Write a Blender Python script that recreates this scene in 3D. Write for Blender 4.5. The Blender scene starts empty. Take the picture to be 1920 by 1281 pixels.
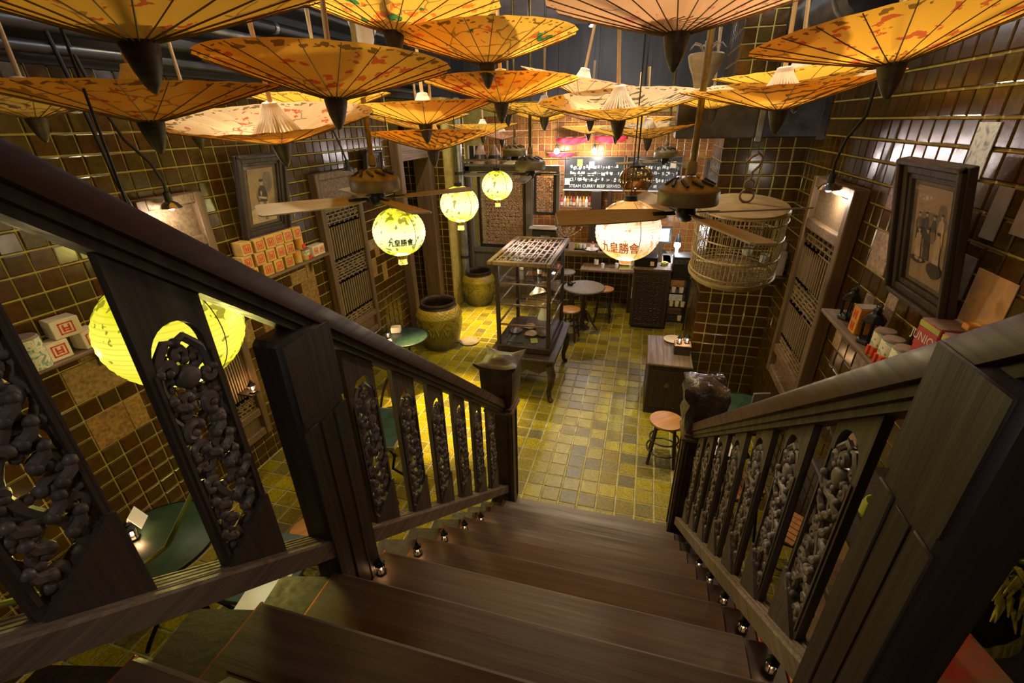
import bpy, bmesh, math, random
from mathutils import Matrix, Vector
R_ = random.Random(7)
scn = bpy.context.scene
COL = scn.collection
PI = math.pi

# ------------------------------------------------------------------ camera
EYE = Vector((0, 0, 3.2))
yaw, pit, rol = (math.radians(a) for a in (16.11, 25.63, -1.31))
_Rz = Matrix.Rotation(yaw, 3, 'Z')
_f = Vector((0, math.cos(pit), -math.sin(pit))); _u = Vector((0, math.sin(pit), math.cos(pit))); _r = Vector((1, 0, 0))
C_R = _Rz @ (math.cos(rol) * _r + math.sin(rol) * _u)
C_U = _Rz @ (-math.sin(rol) * _r + math.cos(rol) * _u)
C_F = _Rz @ _f
cd = bpy.data.cameras.new('camera'); cam = bpy.data.objects.new('camera', cd); COL.objects.link(cam)
cam.matrix_world = Matrix(((C_R.x, C_U.x, -C_F.x, EYE.x), (C_R.y, C_U.y, -C_F.y, EYE.y), (C_R.z, C_U.z, -C_F.z, EYE.z), (0, 0, 0, 1)))
cd.sensor_width = 36; cd.lens = 853 / 1920 * 36; cd.clip_start = .02; cd.clip_end = 60
scn.camera = cam

# ------------------------------------------------------------------ world, exposure, lights
scn.view_settings.view_transform = 'Standard'; scn.view_settings.look = 'None'
scn.view_settings.gamma = 1; scn.view_settings.use_curve_mapping = False
scn.view_settings.exposure = 0.12
w = bpy.data.worlds.new('night'); scn.world = w; w.use_nodes = True
w.node_tree.nodes['Background'].inputs[0].default_value = (.05, .05, .06, 1)
w.node_tree.nodes['Background'].inputs[1].default_value = .2

def spot(x, y, z, tx, ty, tz, watt, col, deg, blend=.5, rad=.04):
    l = bpy.data.lights.new('spot_light', 'SPOT'); l.energy = watt; l.color = col; l.spot_size = math.radians(deg); l.spot_blend = blend; l.shadow_soft_size = rad
    o = bpy.data.objects.new('spot_light', l); COL.objects.link(o); o.location = (x, y, z)
    o.rotation_euler = (Vector((tx, ty, tz)) - Vector((x, y, z))).to_track_quat('-Z', 'Y').to_euler()
    return o
def point(x, y, z, watt, col, rad=.05):
    l = bpy.data.lights.new('point_light', 'POINT'); l.energy = watt; l.color = col; l.shadow_soft_size = rad
    o = bpy.data.objects.new('point_light', l); COL.objects.link(o); o.location = (x, y, z); return o
WARM = (1, .80, .52); YEL = (1, .72, .22); COOL = (.92, .9, 1)
# ceiling spots shining down on the parasols: x, y, target x, target y, watts, colour, cone
SPOTS = [(-1.30, 2.75, -1.10, 2.55, 95, WARM, 95), (-1.75, 1.45, -1.65, 1.5, 30, WARM, 90), (.50, 2.55, .45, 2.4, 70, WARM, 100),
         (-.35, 3.75, -.4, 3.5, 110, WARM, 95), (-1.95, 2.75, -1.95, 2.6, 110, WARM, 80), (1.0, 3.1, .85, 2.9, 60, WARM, 90), (.45, 5.0, .3, 5.1, 110, WARM, 90),
         (-1.5, 4.3, -1.5, 3.9, 90, WARM, 95), (-.9, 6.6, -.8, 6.9, 170, WARM, 100), (-2.5, 5.6, -2.6, 6.4, 120, WARM, 80), (-3.1, 3.3, -3.0, 3.0, 50, WARM, 90), (-1.06, 8.54, -1.0, 8.2, 120, COOL, 110)]
for x, y, tx, ty, wt, c, d in SPOTS: spot(x, y, 4.52, tx, ty, 3.3, wt, c, d)
# tight beams that make bright pools on single parasols
for x, y, wt in [(-.70, 2.76, 150), (-.66, 3.12, 110), (.80, 2.26, 110), (-1.52, 1.88, 60), (-.42, 3.14, 110), (-1.9, 2.05, 120), (-1.1, 2.5, 60)]: spot(x, y, 4.5, x, y, 3.3, wt, WARM, 20, .9)
# stand-ins for ceiling downlights, set low beneath the parasols; last two added floor fill (x, y, z, target, watts, colour, cone)
DOWN = [(-2.85, 7.05, 3.0, -2.55, 6.95, 0, 1500, YEL, 38), (-2.45, 4.55, 3.05, -2.1, 4.3, 0, 1700, YEL, 40), (-1.9, 5.9, 3.15, -1.3, 5.5, 1.8, 650, COOL, 34), (.9, 4.6, 3.1, .2, 4.4, 0, 90, (1, .85, .5), 60), (-.5, 4.4, 3.0, -.3, 3.7, 0, 130, (1, .85, .45), 62)]
# added fill points close under the ceiling, lifting its grey tone
for p in [(-1.0, 8.2, 4.35), (-.5, 5.2, 4.3), (-2.7, 2.9, 4.25), (.1, 3.3, 4.45), (-1.9, 6.3, 4.35)]: point(*p, 17, (.95, .93, .95), .08)
point(.15, -1.0, 4.3, 20, (1, .9, .82), .1); point(.8, 1.45, 2.5, 2.5, (1, .85, .5), .05); point(1.0, 4.9, 4.3, 10, (1, .95, .8), .05); point(-2.7, .9, 2.2, 4, (1, .75, .35), .05)  # added fill: first for stairs and rails, second for headdress, third for upper pillar
for x, y, z, tx, ty, tz, wt, c, d in DOWN: spot(x, y, z, tx, ty, tz, wt, c, d, .8)

# ------------------------------------------------------------------ mesh helpers
class G:
    def __init__(s, fix=True): s.v = []; s.f = []; s.fix = fix
    def add(s, vs, fs, M=None):
        b = len(s.v); s.v += [tuple(M @ Vector(p)) if M else tuple(p) for p in vs]; s.f += [tuple(i + b for i in f) for f in fs]; return s
    def box(s, c, d, b=0, M=None):
        x, y, z = (a / 2 for a in d); cx, cy, cz = c
        if b <= 0:
            vs = [(cx + i * x, cy + j * y, cz + k * z) for i in (-1, 1) for j in (-1, 1) for k in (-1, 1)]
            return s.add(vs, [(0, 1, 3, 2), (4, 6, 7, 5), (0, 4, 5, 1), (2, 3, 7, 6), (0, 2, 6, 4), (1, 5, 7, 3)], M)
        b = min(b, x * .9, y * .9, z * .9); vs = []; ix = {}
        for i in (-1, 1):
            for j in (-1, 1):
                for k in (-1, 1):
                    for a in range(3):
                        p = [x - (b if a != 0 else 0), y - (b if a != 1 else 0), z - (b if a != 2 else 0)]
                        ix[i, j, k, a] = len(vs); vs.append((cx + i * p[0], cy + j * p[1], cz + k * p[2]))
        fs = []
        for sg in (-1, 1):
            q = [(-1, -1), (1, -1), (1, 1), (-1, 1)]
            if sg < 0: q = q[::-1]
            fs.append(tuple(ix[sg, m, n, 0] for m, n in q)); fs.append(tuple(ix[n, sg, m, 1] for m, n in q)); fs.append(tuple(ix[m, n, sg, 2] for m, n in q))
        for i in (-1, 1):
            for j in (-1, 1):
                t = (ix[i, j, -1, 0], ix[i, j, -1, 1], ix[i, j, 1, 1], ix[i, j, 1, 0]); fs.append(t if i * j > 0 else t[::-1])
                t = (ix[i, -1, j, 0], ix[i, -1, j, 2], ix[i, 1, j, 2], ix[i, 1, j, 0]); fs.append(t[::-1] if i * j > 0 else t)
                t = (ix[-1, i, j, 1], ix[-1, i, j, 2], ix[1, i, j, 2], ix[1, i, j, 1]); fs.append(t if i * j > 0 else t[::-1])
                for k in (-1, 1):
                    t = (ix[i, j, k, 0], ix[i, j, k, 1], ix[i, j, k, 2]); fs.append(t if i * j * k > 0 else t[::-1])
        return s.add(vs, fs, M)
    def lathe(s, prof, n=24, c=(0, 0, 0), M=None, cap=True):
        vs = []; fs = []; m = len(prof)
        for r, z in prof:
            for i in range(n):
                a = 2 * PI * i / n; vs.append((c[0] + r * math.cos(a), c[1] + r * math.sin(a), c[2] + z))
        for j in range(m - 1):
            for i in range(n):
                k = (i + 1) % n; fs.append((j * n + i, j * n + k, (j + 1) * n + k, (j + 1) * n + i))
        if cap:
            if prof[0][0] > 1e-5: fs.append(tuple(range(n))[::-1])
            if prof[-1][0] > 1e-5: fs.append(tuple((m - 1) * n + i for i in range(n)))
        return s.add(vs, fs, M)
    def cyl(s, c, r, z0, z1, n=16, M=None): return s.lathe([(r, z0), (r, z1)], n, (c[0], c[1], 0), M)
    def tube(s, pts, r, n=6, closed=False, cap=True, M=None):
        P = [Vector(p) for p in pts]; m = len(P); vs = []; fs = []; up = None
        for i, p in enumerate(P):
            t = (P[(i + 1) % m] - P[i - 1]) if closed else (P[min(i + 1, m - 1)] - P[max(i - 1, 0)])
            if t.length < 1e-9: t = Vector((0, 0, 1))
            t.normalize()
            if up is None:
                up = Vector((0, 0, 1)) if abs(t.z) < .9 else Vector((1, 0, 0))
            u = (up - t * up.dot(t))
            if u.length < 1e-6: u = t.orthogonal()
            u.normalize(); up = u; v = t.cross(u); rr = r[i] if isinstance(r, (list, tuple)) else r
            for k in range(n):
                a = 2 * PI * k / n; vs.append(p + u * (rr * math.cos(a)) + v * (rr * math.sin(a)))
        for i in range(m if closed else m - 1):
            j = (i + 1) % m
            for k in range(n):
                l = (k + 1) % n; fs.append((i * n + k, i * n + l, j * n + l, j * n + k))
        if cap and not closed: fs.append(tuple(range(n))[::-1]); fs.append(tuple((m - 1) * n + k for k in range(n)))
        return s.add(vs, fs, M)
    def prism(s, poly, axis, a, b, M=None):
        n = len(poly); vs = []
        for h in (a, b):
            for p, q in poly: vs.append({'x': (h, p, q), 'y': (p, h, q), 'z': (p, q, h)}[axis])
        fs = [tuple(range(n))[::-1], tuple(n + i for i in range(n))] + [(i, (i + 1) % n, n + (i + 1) % n, n + i) for i in range(n)]
        return s.add(vs, fs, M)
    def ball(s, c, r, n=10, m=6, sc=(1, 1, 1), M=None):
        prof = [(math.sin(PI * j / m), -math.cos(PI * j / m)) for j in range(m + 1)]
        prof[0] = (1e-6, -1); prof[-1] = (1e-6, 1)
        T = Matrix.Translation(c) @ Matrix.Diagonal((r * sc[0], r * sc[1], r * sc[2], 1))
        return s.lathe(prof, n, (0, 0, 0), (M @ T) if M else T, False)
    def mesh(s, name, m=None, smooth=40):
        me = bpy.data.meshes.new(name); me.from_pydata(s.v, [], s.f); me.update()
        if s.fix:
            bm = bmesh.new(); bm.from_mesh(me); bmesh.ops.recalc_face_normals(bm, faces=bm.faces); bm.to_mesh(me); bm.free()
        if m: me.materials.append(m)
        if smooth:
            me.shade_smooth(); me.set_sharp_from_angle(angle=math.radians(smooth))
        return me
    def build(s, name, m=None, parent=None, loc=None, rot=None, smooth=40):
        return put(name, s.mesh(name, m, smooth), parent, loc, rot)
def put(name, me, parent=None, loc=None, rot=None):
    o = bpy.data.objects.new(name, me); COL.objects.link(o); o.parent = parent
    if loc: o.location = loc
    if rot: o.rotation_euler = rot
    return o
def tag(o, label=None, cat=None, group=None, kind=None):
    if label: o['label'] = label
    if cat: o['category'] = cat
    if group: o['group'] = group
    if kind: o['kind'] = kind
    return o
def thing(name, label, cat, loc=(0, 0, 0), rz=0, group=None, rot=None):
    o = bpy.data.objects.new(name, None); COL.objects.link(o); o.empty_display_size = .05
    o.location = loc; o.rotation_euler = rot or (0, 0, rz); return tag(o, label, cat, group)
def copy_tree(o, parent=None):
    c = o.copy(); COL.objects.link(c); c.parent = parent
    for ch in o.children: copy_tree(ch, c)
    return c
def struct(g, name, m, parent=None, smooth=0): return tag(g.build(name, m, parent, smooth=smooth), kind='structure')
def text_geo(body, size, bold=0.0):
    cu = bpy.data.curves.new('t', 'FONT'); cu.body = body; cu.size = size; cu.align_x = 'CENTER'; cu.align_y = 'CENTER'; cu.resolution_u = 3; cu.offset = bold
    o = bpy.data.objects.new('t', cu); COL.objects.link(o); bpy.context.view_layer.update()
    ev = o.evaluated_get(bpy.context.evaluated_depsgraph_get()); me = ev.to_mesh()
    vs = [tuple(v.co) for v in me.vertices]; fs = [tuple(p.vertices) for p in me.polygons]; ev.to_mesh_clear()
    bpy.data.objects.remove(o); bpy.data.curves.remove(cu); return vs, fs

# ------------------------------------------------------------------ materials
def nt(name):
    m = bpy.data.materials.new(name); m.use_nodes = True; t = m.node_tree; b = t.nodes['Principled BSDF']; return m, t, b
def N(t, typ, **kw):
    n = t.nodes.new(typ)
    for k, v in kw.items():
        if k.startswith('i_'): n.inputs[k[2:].replace('_', ' ')].default_value = v
        elif k == 'ins':
            for a, b in v.items():
                if hasattr(b, 'is_linked') or isinstance(b, bpy.types.NodeSocket): t.links.new(b, n.inputs[a])
                else: n.inputs[a].default_value = b
        else: setattr(n, k, v)
    return n
def math_(t, op, a, b=0.0, c=None):
    n = t.nodes.new('ShaderNodeMath'); n.operation = op
    for i, x in enumerate((a, b) if c is None else (a, b, c)):
        if isinstance(x, bpy.types.NodeSocket): t.links.new(x, n.inputs[i])
        else: n.inputs[i].default_value = x
    return n.outputs[0]
def ramp(t, fac, stops, interp='LINEAR'):
    n = t.nodes.new('ShaderNodeValToRGB'); n.color_ramp.interpolation = interp
    e = n.color_ramp.elements
    while len(e) > 1: e.remove(e[-1])
    for i, (p, c) in enumerate(stops):
        el = e[0] if i == 0 else e.new(p); el.position = p; el.color = (*c, 1) if len(c) == 3 else c
    t.links.new(fac, n.inputs[0]); return n.outputs[0]
def mixc(t, fac, a, b, mode='MIX'):
    n = t.nodes.new('ShaderNodeMix'); n.data_type = 'RGBA'; n.blend_type = mode
    for i, x in ((0, fac), (6, a), (7, b)):
        if isinstance(x, bpy.types.NodeSocket): t.links.new(x, n.inputs[i])
        else: n.inputs[i].default_value = x if i == 0 else ((*x, 1) if len(x) == 3 else x)
    return n.outputs[2]
def coords(t, scale=(1, 1, 1), kind='Object', shift=True):
    tc = t.nodes.new('ShaderNodeTexCoord'); mp = t.nodes.new('ShaderNodeMapping'); mp.inputs['Scale'].default_value = scale
    t.links.new(tc.outputs[kind], mp.inputs[0])
    if shift:
        oi = t.nodes.new('ShaderNodeObjectInfo'); cv = t.nodes.new('ShaderNodeCombineXYZ')
        v = math_(t, 'MULTIPLY', oi.outputs['Random'], 40.); 
        for k in range(3): t.links.new(v, cv.inputs[k])
        t.links.new(cv.outputs[0], mp.inputs['Location'])
    return mp.outputs[0]
def pm(name, c1, c2=None, scale=(6, 6, 6), rough=.6, metal=0, bump=.2, det=4, contrast=(.35, .65), rough2=None, spec=.5, bdist=.004):
    m, t, b = nt(name); c2 = c2 or tuple(x * .6 for x in c1)
    if not isinstance(scale, tuple): scale = (scale,) * 3
    co = coords(t, scale); nz = N(t, 'ShaderNodeTexNoise', ins={'Vector': co, 'Scale': 1., 'Detail': float(det), 'Roughness': .6})
    t.links.new(ramp(t, nz.outputs[0], [(contrast[0], c2), (contrast[1], c1)]), b.inputs['Base Color'])
    b.inputs['Roughness'].default_value = rough; b.inputs['Metallic'].default_value = metal; b.inputs['Specular IOR Level'].default_value = spec
    if rough2 is not None:
        t.links.new(ramp(t, nz.outputs[0], [(.3, (rough2,) * 3), (.7, (rough,) * 3)]), b.inputs['Roughness'])
    if bump:
        bp = N(t, 'ShaderNodeBump', ins={'Strength': bump, 'Distance': bdist, 'Height': nz.outputs[0]}); t.links.new(bp.outputs[0], b.inputs['Normal'])
    return m
def wood(name, c1, c2, axis='z', rough=.45, bump=.35, fine=60):
    s = {'x': (1.5, fine, fine), 'y': (fine, 1.5, fine), 'z': (fine, fine, 1.5)}[axis]
    return pm(name, c1, c2, s, rough, 0, bump, 5, (.3, .7), rough2=min(1, rough + .25))
def emit(name, col, st):
    m, t, b = nt(name); b.inputs['Base Color'].default_value = (*col, 1); b.inputs['Emission Color'].default_value = (*col, 1); b.inputs['Emission Strength'].default_value = st; return m
def glass(name, tint=(1, 1, 1), gl=.1, rough=.02):
    m, t, b = nt(name); t.nodes.remove(b); out = t.nodes['Material Output']
    tr = N(t, 'ShaderNodeBsdfTransparent', ins={'Color': (*tint, 1)}); g = N(t, 'ShaderNodeBsdfGlossy', ins={'Roughness': rough})
    fr = N(t, 'ShaderNodeFresnel', ins={'IOR': 1.45}); mx = N(t, 'ShaderNodeMixShader')
    ge = t.nodes.new('ShaderNodeNewGeometry'); t.links.new(math_(t, 'MULTIPLY', math_(t, 'MULTIPLY', fr.outputs[0], gl * 10), math_(t, 'SUBTRACT', 1., ge.outputs['Backfacing'])), mx.inputs[0]); t.links.new(tr.outputs[0], mx.inputs[1]); t.links.new(g.outputs[0], mx.inputs[2]); t.links.new(mx.outputs[0], out.inputs[0]); return m
def tile_mat(name, cols, rough=.14, bump=.25, patchy=.5, nscale=30):
    m, t, b = nt(name); oi = t.nodes.new('ShaderNodeObjectInfo'); ge = t.nodes.new('ShaderNodeNewGeometry')
    r = math_(t, 'FRACT', math_(t, 'ADD', oi.outputs['Random'], ge.outputs['Random Per Island']))
    c = ramp(t, r, [(i / max(1, len(cols) - 1), k) for i, k in enumerate(cols)])
    co = coords(t, (1, 1, 1)); nz = N(t, 'ShaderNodeTexNoise', ins={'Vector': co, 'Scale': float(nscale), 'Detail': 3.})
    c = mixc(t, patchy, c, ramp(t, nz.outputs[0], [(.3, (.35, .35, .35)), (.7, (1.35, 1.35, 1.35))]), 'MULTIPLY')
    t.links.new(c, b.inputs['Base Color']); b.inputs['Roughness'].default_value = rough; b.inputs['Specular IOR Level'].default_value = .38
    n2 = N(t, 'ShaderNodeTexNoise', ins={'Vector': co, 'Scale': 9., 'Detail': 2.})
    bp = N(t, 'ShaderNodeBump', ins={'Strength': bump, 'Distance': .01, 'Height': n2.outputs[0]}); t.links.new(bp.outputs[0], b.inputs['Normal']); return m

M = {}
M['tile'] = tile_mat('glazed_brown_tile', [(.045, .018, .004), (.075, .030, .005), (.05, .027, .004), (.065, .042, .006), (.055, .021, .004)], .19, .10)
M['tile_red'] = tile_mat('orange_bar_tile', [(.26, .09, .025), (.34, .14, .035), (.22, .07, .03), (.38, .18, .05)], .25)
M['ftile'] = tile_mat('olive_floor_tile', [(.25, .20, .006), (.33, .265, .006), (.15, .11, .006), (.28, .23, .008), (.13, .115, .045), (.22, .16, .006), (.31, .255, .008)], .34, .12, .7, 60)
M['grout'] = pm('yellow_grout', (.50, .40, .10), (.38, .29, .06), 12, .85)
M['fgrout'] = pm('floor_grout', (.40, .36, .20), (.24, .2, .1), 14, .7)
M['patch'] = tile_mat('worn_paper_tile', [(.30, .16, .035), (.26, .14, .03), (.36, .21, .05), (.3, .19, .06)], .55, .3, .8, 40)
M['patch2'] = tile_mat('worn_grey_pink_tile', [(.34, .24, .17), (.28, .2, .16), (.4, .26, .15), (.24, .2, .2)], .5, .3, .8, 40)
M['black'] = pm('black_paint', (.018, .017, .018), (.009, .009, .01), 5, .55, bump=.1)
M['dkgrey'] = pm('dark_grey_plaster', (.07, .07, .075), (.035, .035, .04), (3, 3, .6), .5, bump=.15)
M['ceil'] = pm('grey_ceiling', (.12, .12, .125), (.08, .08, .085), 2, .8)
M['duct'] = pm('dark_duct_metal', (.09, .09, .10), (.02, .02, .024), 4, .38, .5, .1)
M['pipe'] = pm('painted_pipe', (.035, .035, .04), (.018, .018, .02), 8, .4, .2)
M['galv'] = pm('galvanised_pipe', (.35, .36, .34), (.2, .2, .19), 8, .35, .7)
M['rail'] = wood('polished_red_wood', (.07, .02, .010), (.03, .009, .006), 'y', .32, .12, 40); M['rail'].node_tree.nodes['Principled BSDF'].inputs['Specular IOR Level'].default_value = .3
M['shoe'] = wood('grey_worn_wood', (.26, .20, .15), (.12, .085, .06), 'y', .55, .5, 70)
M['carve'] = wood('dark_carved_wood', (.095, .07, .058), (.045, .032, .026), 'z', .42, .35, 50)
M['scroll'] = wood('worn_scroll_wood', (.19, .155, .14), (.075, .058, .05), 'z', .34, .3, 40)
M['tread'] = wood('brown_tread_wood', (.125, .082, .05), (.068, .042, .026), 'x', .36, .3, 45)
M['plate'] = pm('dark_step_plate', (.075, .056, .06), (.04, .03, .032), 10, .42, .3)
M['copper'] = pm('copper_edge', (.5, .17, .07), (.3, .09, .04), 10, .4, .7)
M['cap'] = pm('dark_lacquered_wood', (.06, .036, .028), (.025, .015, .012), 9, .42, 0, .5, spec=.3, bdist=.01)
M['old'] = wood('aged_brown_wood', (.17, .10, .045), (.075, .04, .018), 'z', .5, .4, 40)
M['oldh'] = wood('aged_brown_wood_flat', (.19, .12, .06), (.085, .05, .025), 'y', .5, .4, 40)
M['post'] = wood('black_brown_post_wood', (.058, .04, .032), (.026, .017, .014), 'z', .42, .4, 40)
M['lattice'] = wood('tan_lattice_wood', (.33, .23, .12), (.18, .115, .055), 'z', .5, .2, 40)
M['dkwood'] = wood('near_black_wood', (.045, .025, .016), (.018, .01, .008), 'z', .4, .3, 40)
M['greywood'] = wood('grey_painted_wood', (.2, .18, .16), (.12, .10, .09), 'z', .5, .2, 40)
M['seat'] = wood('orange_seat_wood', (.42, .19, .05), (.24, .1, .03), 'x', .35, .2, 40)
M['redseat'] = wood('red_seat_wood', (.16, .035, .015), (.07, .015, .01), 'x', .35, .2, 40)
M['iron'] = pm('black_iron', (.02, .02, .02), (.012, .012, .012), 20, .45, .6)
M['teal'] = pm('teal_laminate', (.028, .058, .056), (.016, .034, .033), 14, .3, 0, .1)
M['green'] = pm('green_tabletop', (.022, .05, .026), (.012, .03, .015), 14, .4, 0, .1)
M['chrome'] = pm('chrome', (.7, .7, .72), (.5, .5, .52), 5, .15, 1, 0)
M['brass'] = pm('aged_brass', (.25, .17, .05), (.12, .08, .03), 10, .4, .8)
M['fanmotor'] = pm('bronze_fan_motor', (.15, .112, .05), (.09, .068, .03), 12, .5, 0)
M['blade'] = wood('tan_fan_blade', (.25, .215, .15), (.19, .16, .11), 'x', .5, .05, 30)
M['bamboo'] = pm('pale_bamboo', (.62, .46, .24), (.5, .34, .16), (30, 30, 3), .5, 0, .1)
M['strut'] = pm('white_bamboo_strut', (.86, .82, .72), (.75, .68, .55), 20, .6, 0, 0)
M['rib'] = pm('brown_rib', (.16, .08, .02), (.10, .05, .015), 20, .6, 0, 0)
M['finial'] = pm('dark_oiled_finial', (.05, .03, .016), (.025, .014, .008), (12, 12, 60), .5, 0, .5)
M['white'] = pm('white_ceramic', (.75, .73, .7), (.65, .63, .6), 6, .3, 0, 0)
M['paper'] = pm('cream_paper', (.7, .62, .45), (.6, .5, .34), 8, .8, 0, 0)
M['cage'] = pm('cane', (.27, .19, .07), (.16, .11, .04), (10, 10, 30), .5, 0, .2)
M['glass'] = glass('clear_glass')
M['amber'] = glass('smoky_amber_glass', (.74, .56, .34), .24)
M['rubber'] = pm('black_cable', (.012, .012, .012), (.008, .008, .008), 10, .5, 0, 0)
M['red'] = pm('red_print', (.62, .05, .02), (.5, .03, .015), 20, .6, 0, 0)
M['boxy'] = pm('ochre_card', (.60, .38, .10), (.48, .28, .07), 12, .6, 0, 0)
M['boxo'] = pm('orange_card', (.68, .30, .03), (.55, .22, .02), 12, .55, 0, 0)
M['redbox'] = pm('red_card', (.45, .03, .03), (.35, .02, .02), 12, .5, 0, 0)
M['greycard'] = pm('grey_brown_card', (.25, .19, .15), (.18, .13, .1), 12, .7, 0, 0)
M['limecard'] = pm('lime_band', (.4, .45, .05), (.3, .35, .04), 12, .5, 0, 0)
M['chalk'] = pm('chalk', (.75, .78, .75), (.55, .6, .58), 60, .9, 0, 0)
M['board'] = pm('blackboard', (.03, .035, .035), (.02, .022, .022), 6, .35, 0, 0)
M['gourd'] = pm('beige_gourd', (.45, .33, .18), (.33, .23, .12), (8, 8, 20), .55, 0, .3)
M['cloth'] = pm('red_cloth', (.6, .02, .04), (.45, .01, .03), 10, .8, 0, .1)
M['straw'] = pm('straw_weave', (.45, .3, .2), (.3, .2, .13), (40, 40, 40), .8, 0, .4)
M['bulb'] = emit('bulb_glow', (1, .93, .85), 60)
M['candle'] = emit('candle_glow', (1, .62, .36), 22)
M['ember'] = emit('low_candle_glow', (1, .6, .4), 4)
M['screen'] = emit('screen_glow', (.85, .92, 1), 2.2)

def paper_mat(name, thin, face, red, dark, green=None, lines=0.0, red_amt=.58):
    """oiled paper: painted print on both reflected and transmitted light"""
    m, t, b = nt(name); t.nodes.remove(b); out = t.nodes['Material Output']
    tc = t.nodes.new('ShaderNodeTexCoord'); sx = N(t, 'ShaderNodeSeparateXYZ', ins={0: tc.outputs['Object']})
    oi = t.nodes.new('ShaderNodeObjectInfo'); wv = math_(t, 'MULTIPLY', oi.outputs['Random'], 30.)
    r = math_(t, 'SQRT', math_(t, 'ADD', math_(t, 'POWER', sx.outputs[0], 2), math_(t, 'POWER', sx.outputs[1], 2)))
    r = math_(t, 'DIVIDE', r, .475)
    def noise(sc, det=2.): return N(t, 'ShaderNodeTexNoise', noise_dimensions='4D', ins={'Vector': tc.outputs['Object'], 'W': wv, 'Scale': float(sc), 'Detail': det}).outputs[0]
    def gt(a, b): return math_(t, 'GREATER_THAN', a, b)
    def band(lo, hi): return math_(t, 'MULTIPLY', gt(r, lo), math_(t, 'LESS_THAN', r, hi))
    zone = gt(noise(3.2, 1.), .47)
    redm = math_(t, 'MULTIPLY', math_(t, 'MULTIPLY', gt(noise(19, 3.), red_amt), zone), band(.2, .86))
    vo = N(t, 'ShaderNodeTexVoronoi', feature='DISTANCE_TO_EDGE', voronoi_dimensions='4D', ins={'W': wv, 'Scale': 5.5})
    wn = N(t, 'ShaderNodeTexNoise', ins={'Vector': tc.outputs['Object'], 'Scale': 7.}); dv = N(t, 'ShaderNodeVectorMath', operation='MULTIPLY_ADD', ins={0: wn.outputs[1], 1: (.12, .12, .12), 2: tc.outputs['Object']})
    t.links.new(dv.outputs[0], vo.inputs['Vector'])
    br = math_(t, 'MULTIPLY', math_(t, 'MULTIPLY', math_(t, 'LESS_THAN', vo.outputs[0], .016), gt(noise(2.4, 1.), .5)), band(.12, .84))
    ang = math_(t, 'ARCTAN2', sx.outputs[1], sx.outputs[0])
    scr = N(t, 'ShaderNodeTexNoise', noise_dimensions='4D', ins={'W': wv, 'Scale': 34., 'Detail': 1.}); t.links.new(tc.outputs['Object'], scr.inputs['Vector'])
    rim = math_(t, 'MULTIPLY', gt(scr.outputs[0], .55), band(.885, .955))
    ge = t.nodes.new('ShaderNodeNewGeometry'); face_in = (.84, .74, .56)
    base = mixc(t, .45, face, ramp(t, noise(5, 3.), [(.3, tuple(x * .75 for x in face)), (.7, face)]))
    def paint(c):
        if lines:
            wl = N(t, 'ShaderNodeTexWave', ins={'Vector': dv.outputs[0], 'Scale': 5., 'Distortion': 9., 'Detail': 3.})
            lm = math_(t, 'MULTIPLY', math_(t, 'MULTIPLY', math_(t, 'LESS_THAN', wl.outputs['Fac'], .3), gt(noise(3.), .46)), band(.25, .85))
            c = mixc(t, math_(t, 'MULTIPLY', lm, lines), c, dark)
        if green:
            gm = math_(t, 'MULTIPLY', math_(t, 'MULTIPLY', gt(noise(9, 1.), .6), zone), band(.25, .8)); c = mixc(t, gm, c, green)
        c = mixc(t, math_(t, 'MULTIPLY', redm, .8), c, red); c = mixc(t, math_(t, 'MULTIPLY', br, .6), c, dark); return mixc(t, math_(t, 'MULTIPLY', rim, .8), c, dark)
    cf = mixc(t, ge.outputs['Backfacing'], paint(base), paint(mixc(t, .4, face_in, base)))
    tb = mixc(t, .5, thin, ramp(t, noise(4, 3.), [(.3, tuple(x * .7 for x in thin)), (.7, thin)])); ct = paint(tb)
    df = N(t, 'ShaderNodeBsdfDiffuse', ins={'Color': cf}); tl = N(t, 'ShaderNodeBsdfTranslucent', ins={'Color': ct}); mx = N(t, 'ShaderNodeMixShader', ins={0: .5, 1: df.outputs[0], 2: tl.outputs[0]})
    t.links.new(mx.outputs[0], out.inputs[0]); return m
THIN = (.98, .50, .05)
M['paper_blossom'] = paper_mat('oiled_paper_blossom', THIN, (.56, .34, .10), (.55, .05, .03), (.12, .05, .02))
M['paper_phoenix'] = paper_mat('oiled_paper_phoenix', (1, .55, .07), (.66, .42, .14), (.75, .12, .02), (.08, .05, .03), (.06, .2, .06), red_amt=.57)
M['paper_ink'] = paper_mat('oiled_paper_landscape', (.98, .52, .06), (.56, .36, .11), (.45, .15, .04), (.07, .05, .04), lines=.85, red_amt=.68)
M['paper_pink'] = paper_mat('oiled_paper_pink', (.95, .50, .25), (.74, .45, .28), (.7, .2, .2), (.2, .1, .1), red_amt=.62)
M['paper_plain'] = paper_mat('oiled_paper_plain', (.98, .52, .06), (.56, .35, .10), (.6, .2, .05), (.15, .08, .03), red_amt=.7)

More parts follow.
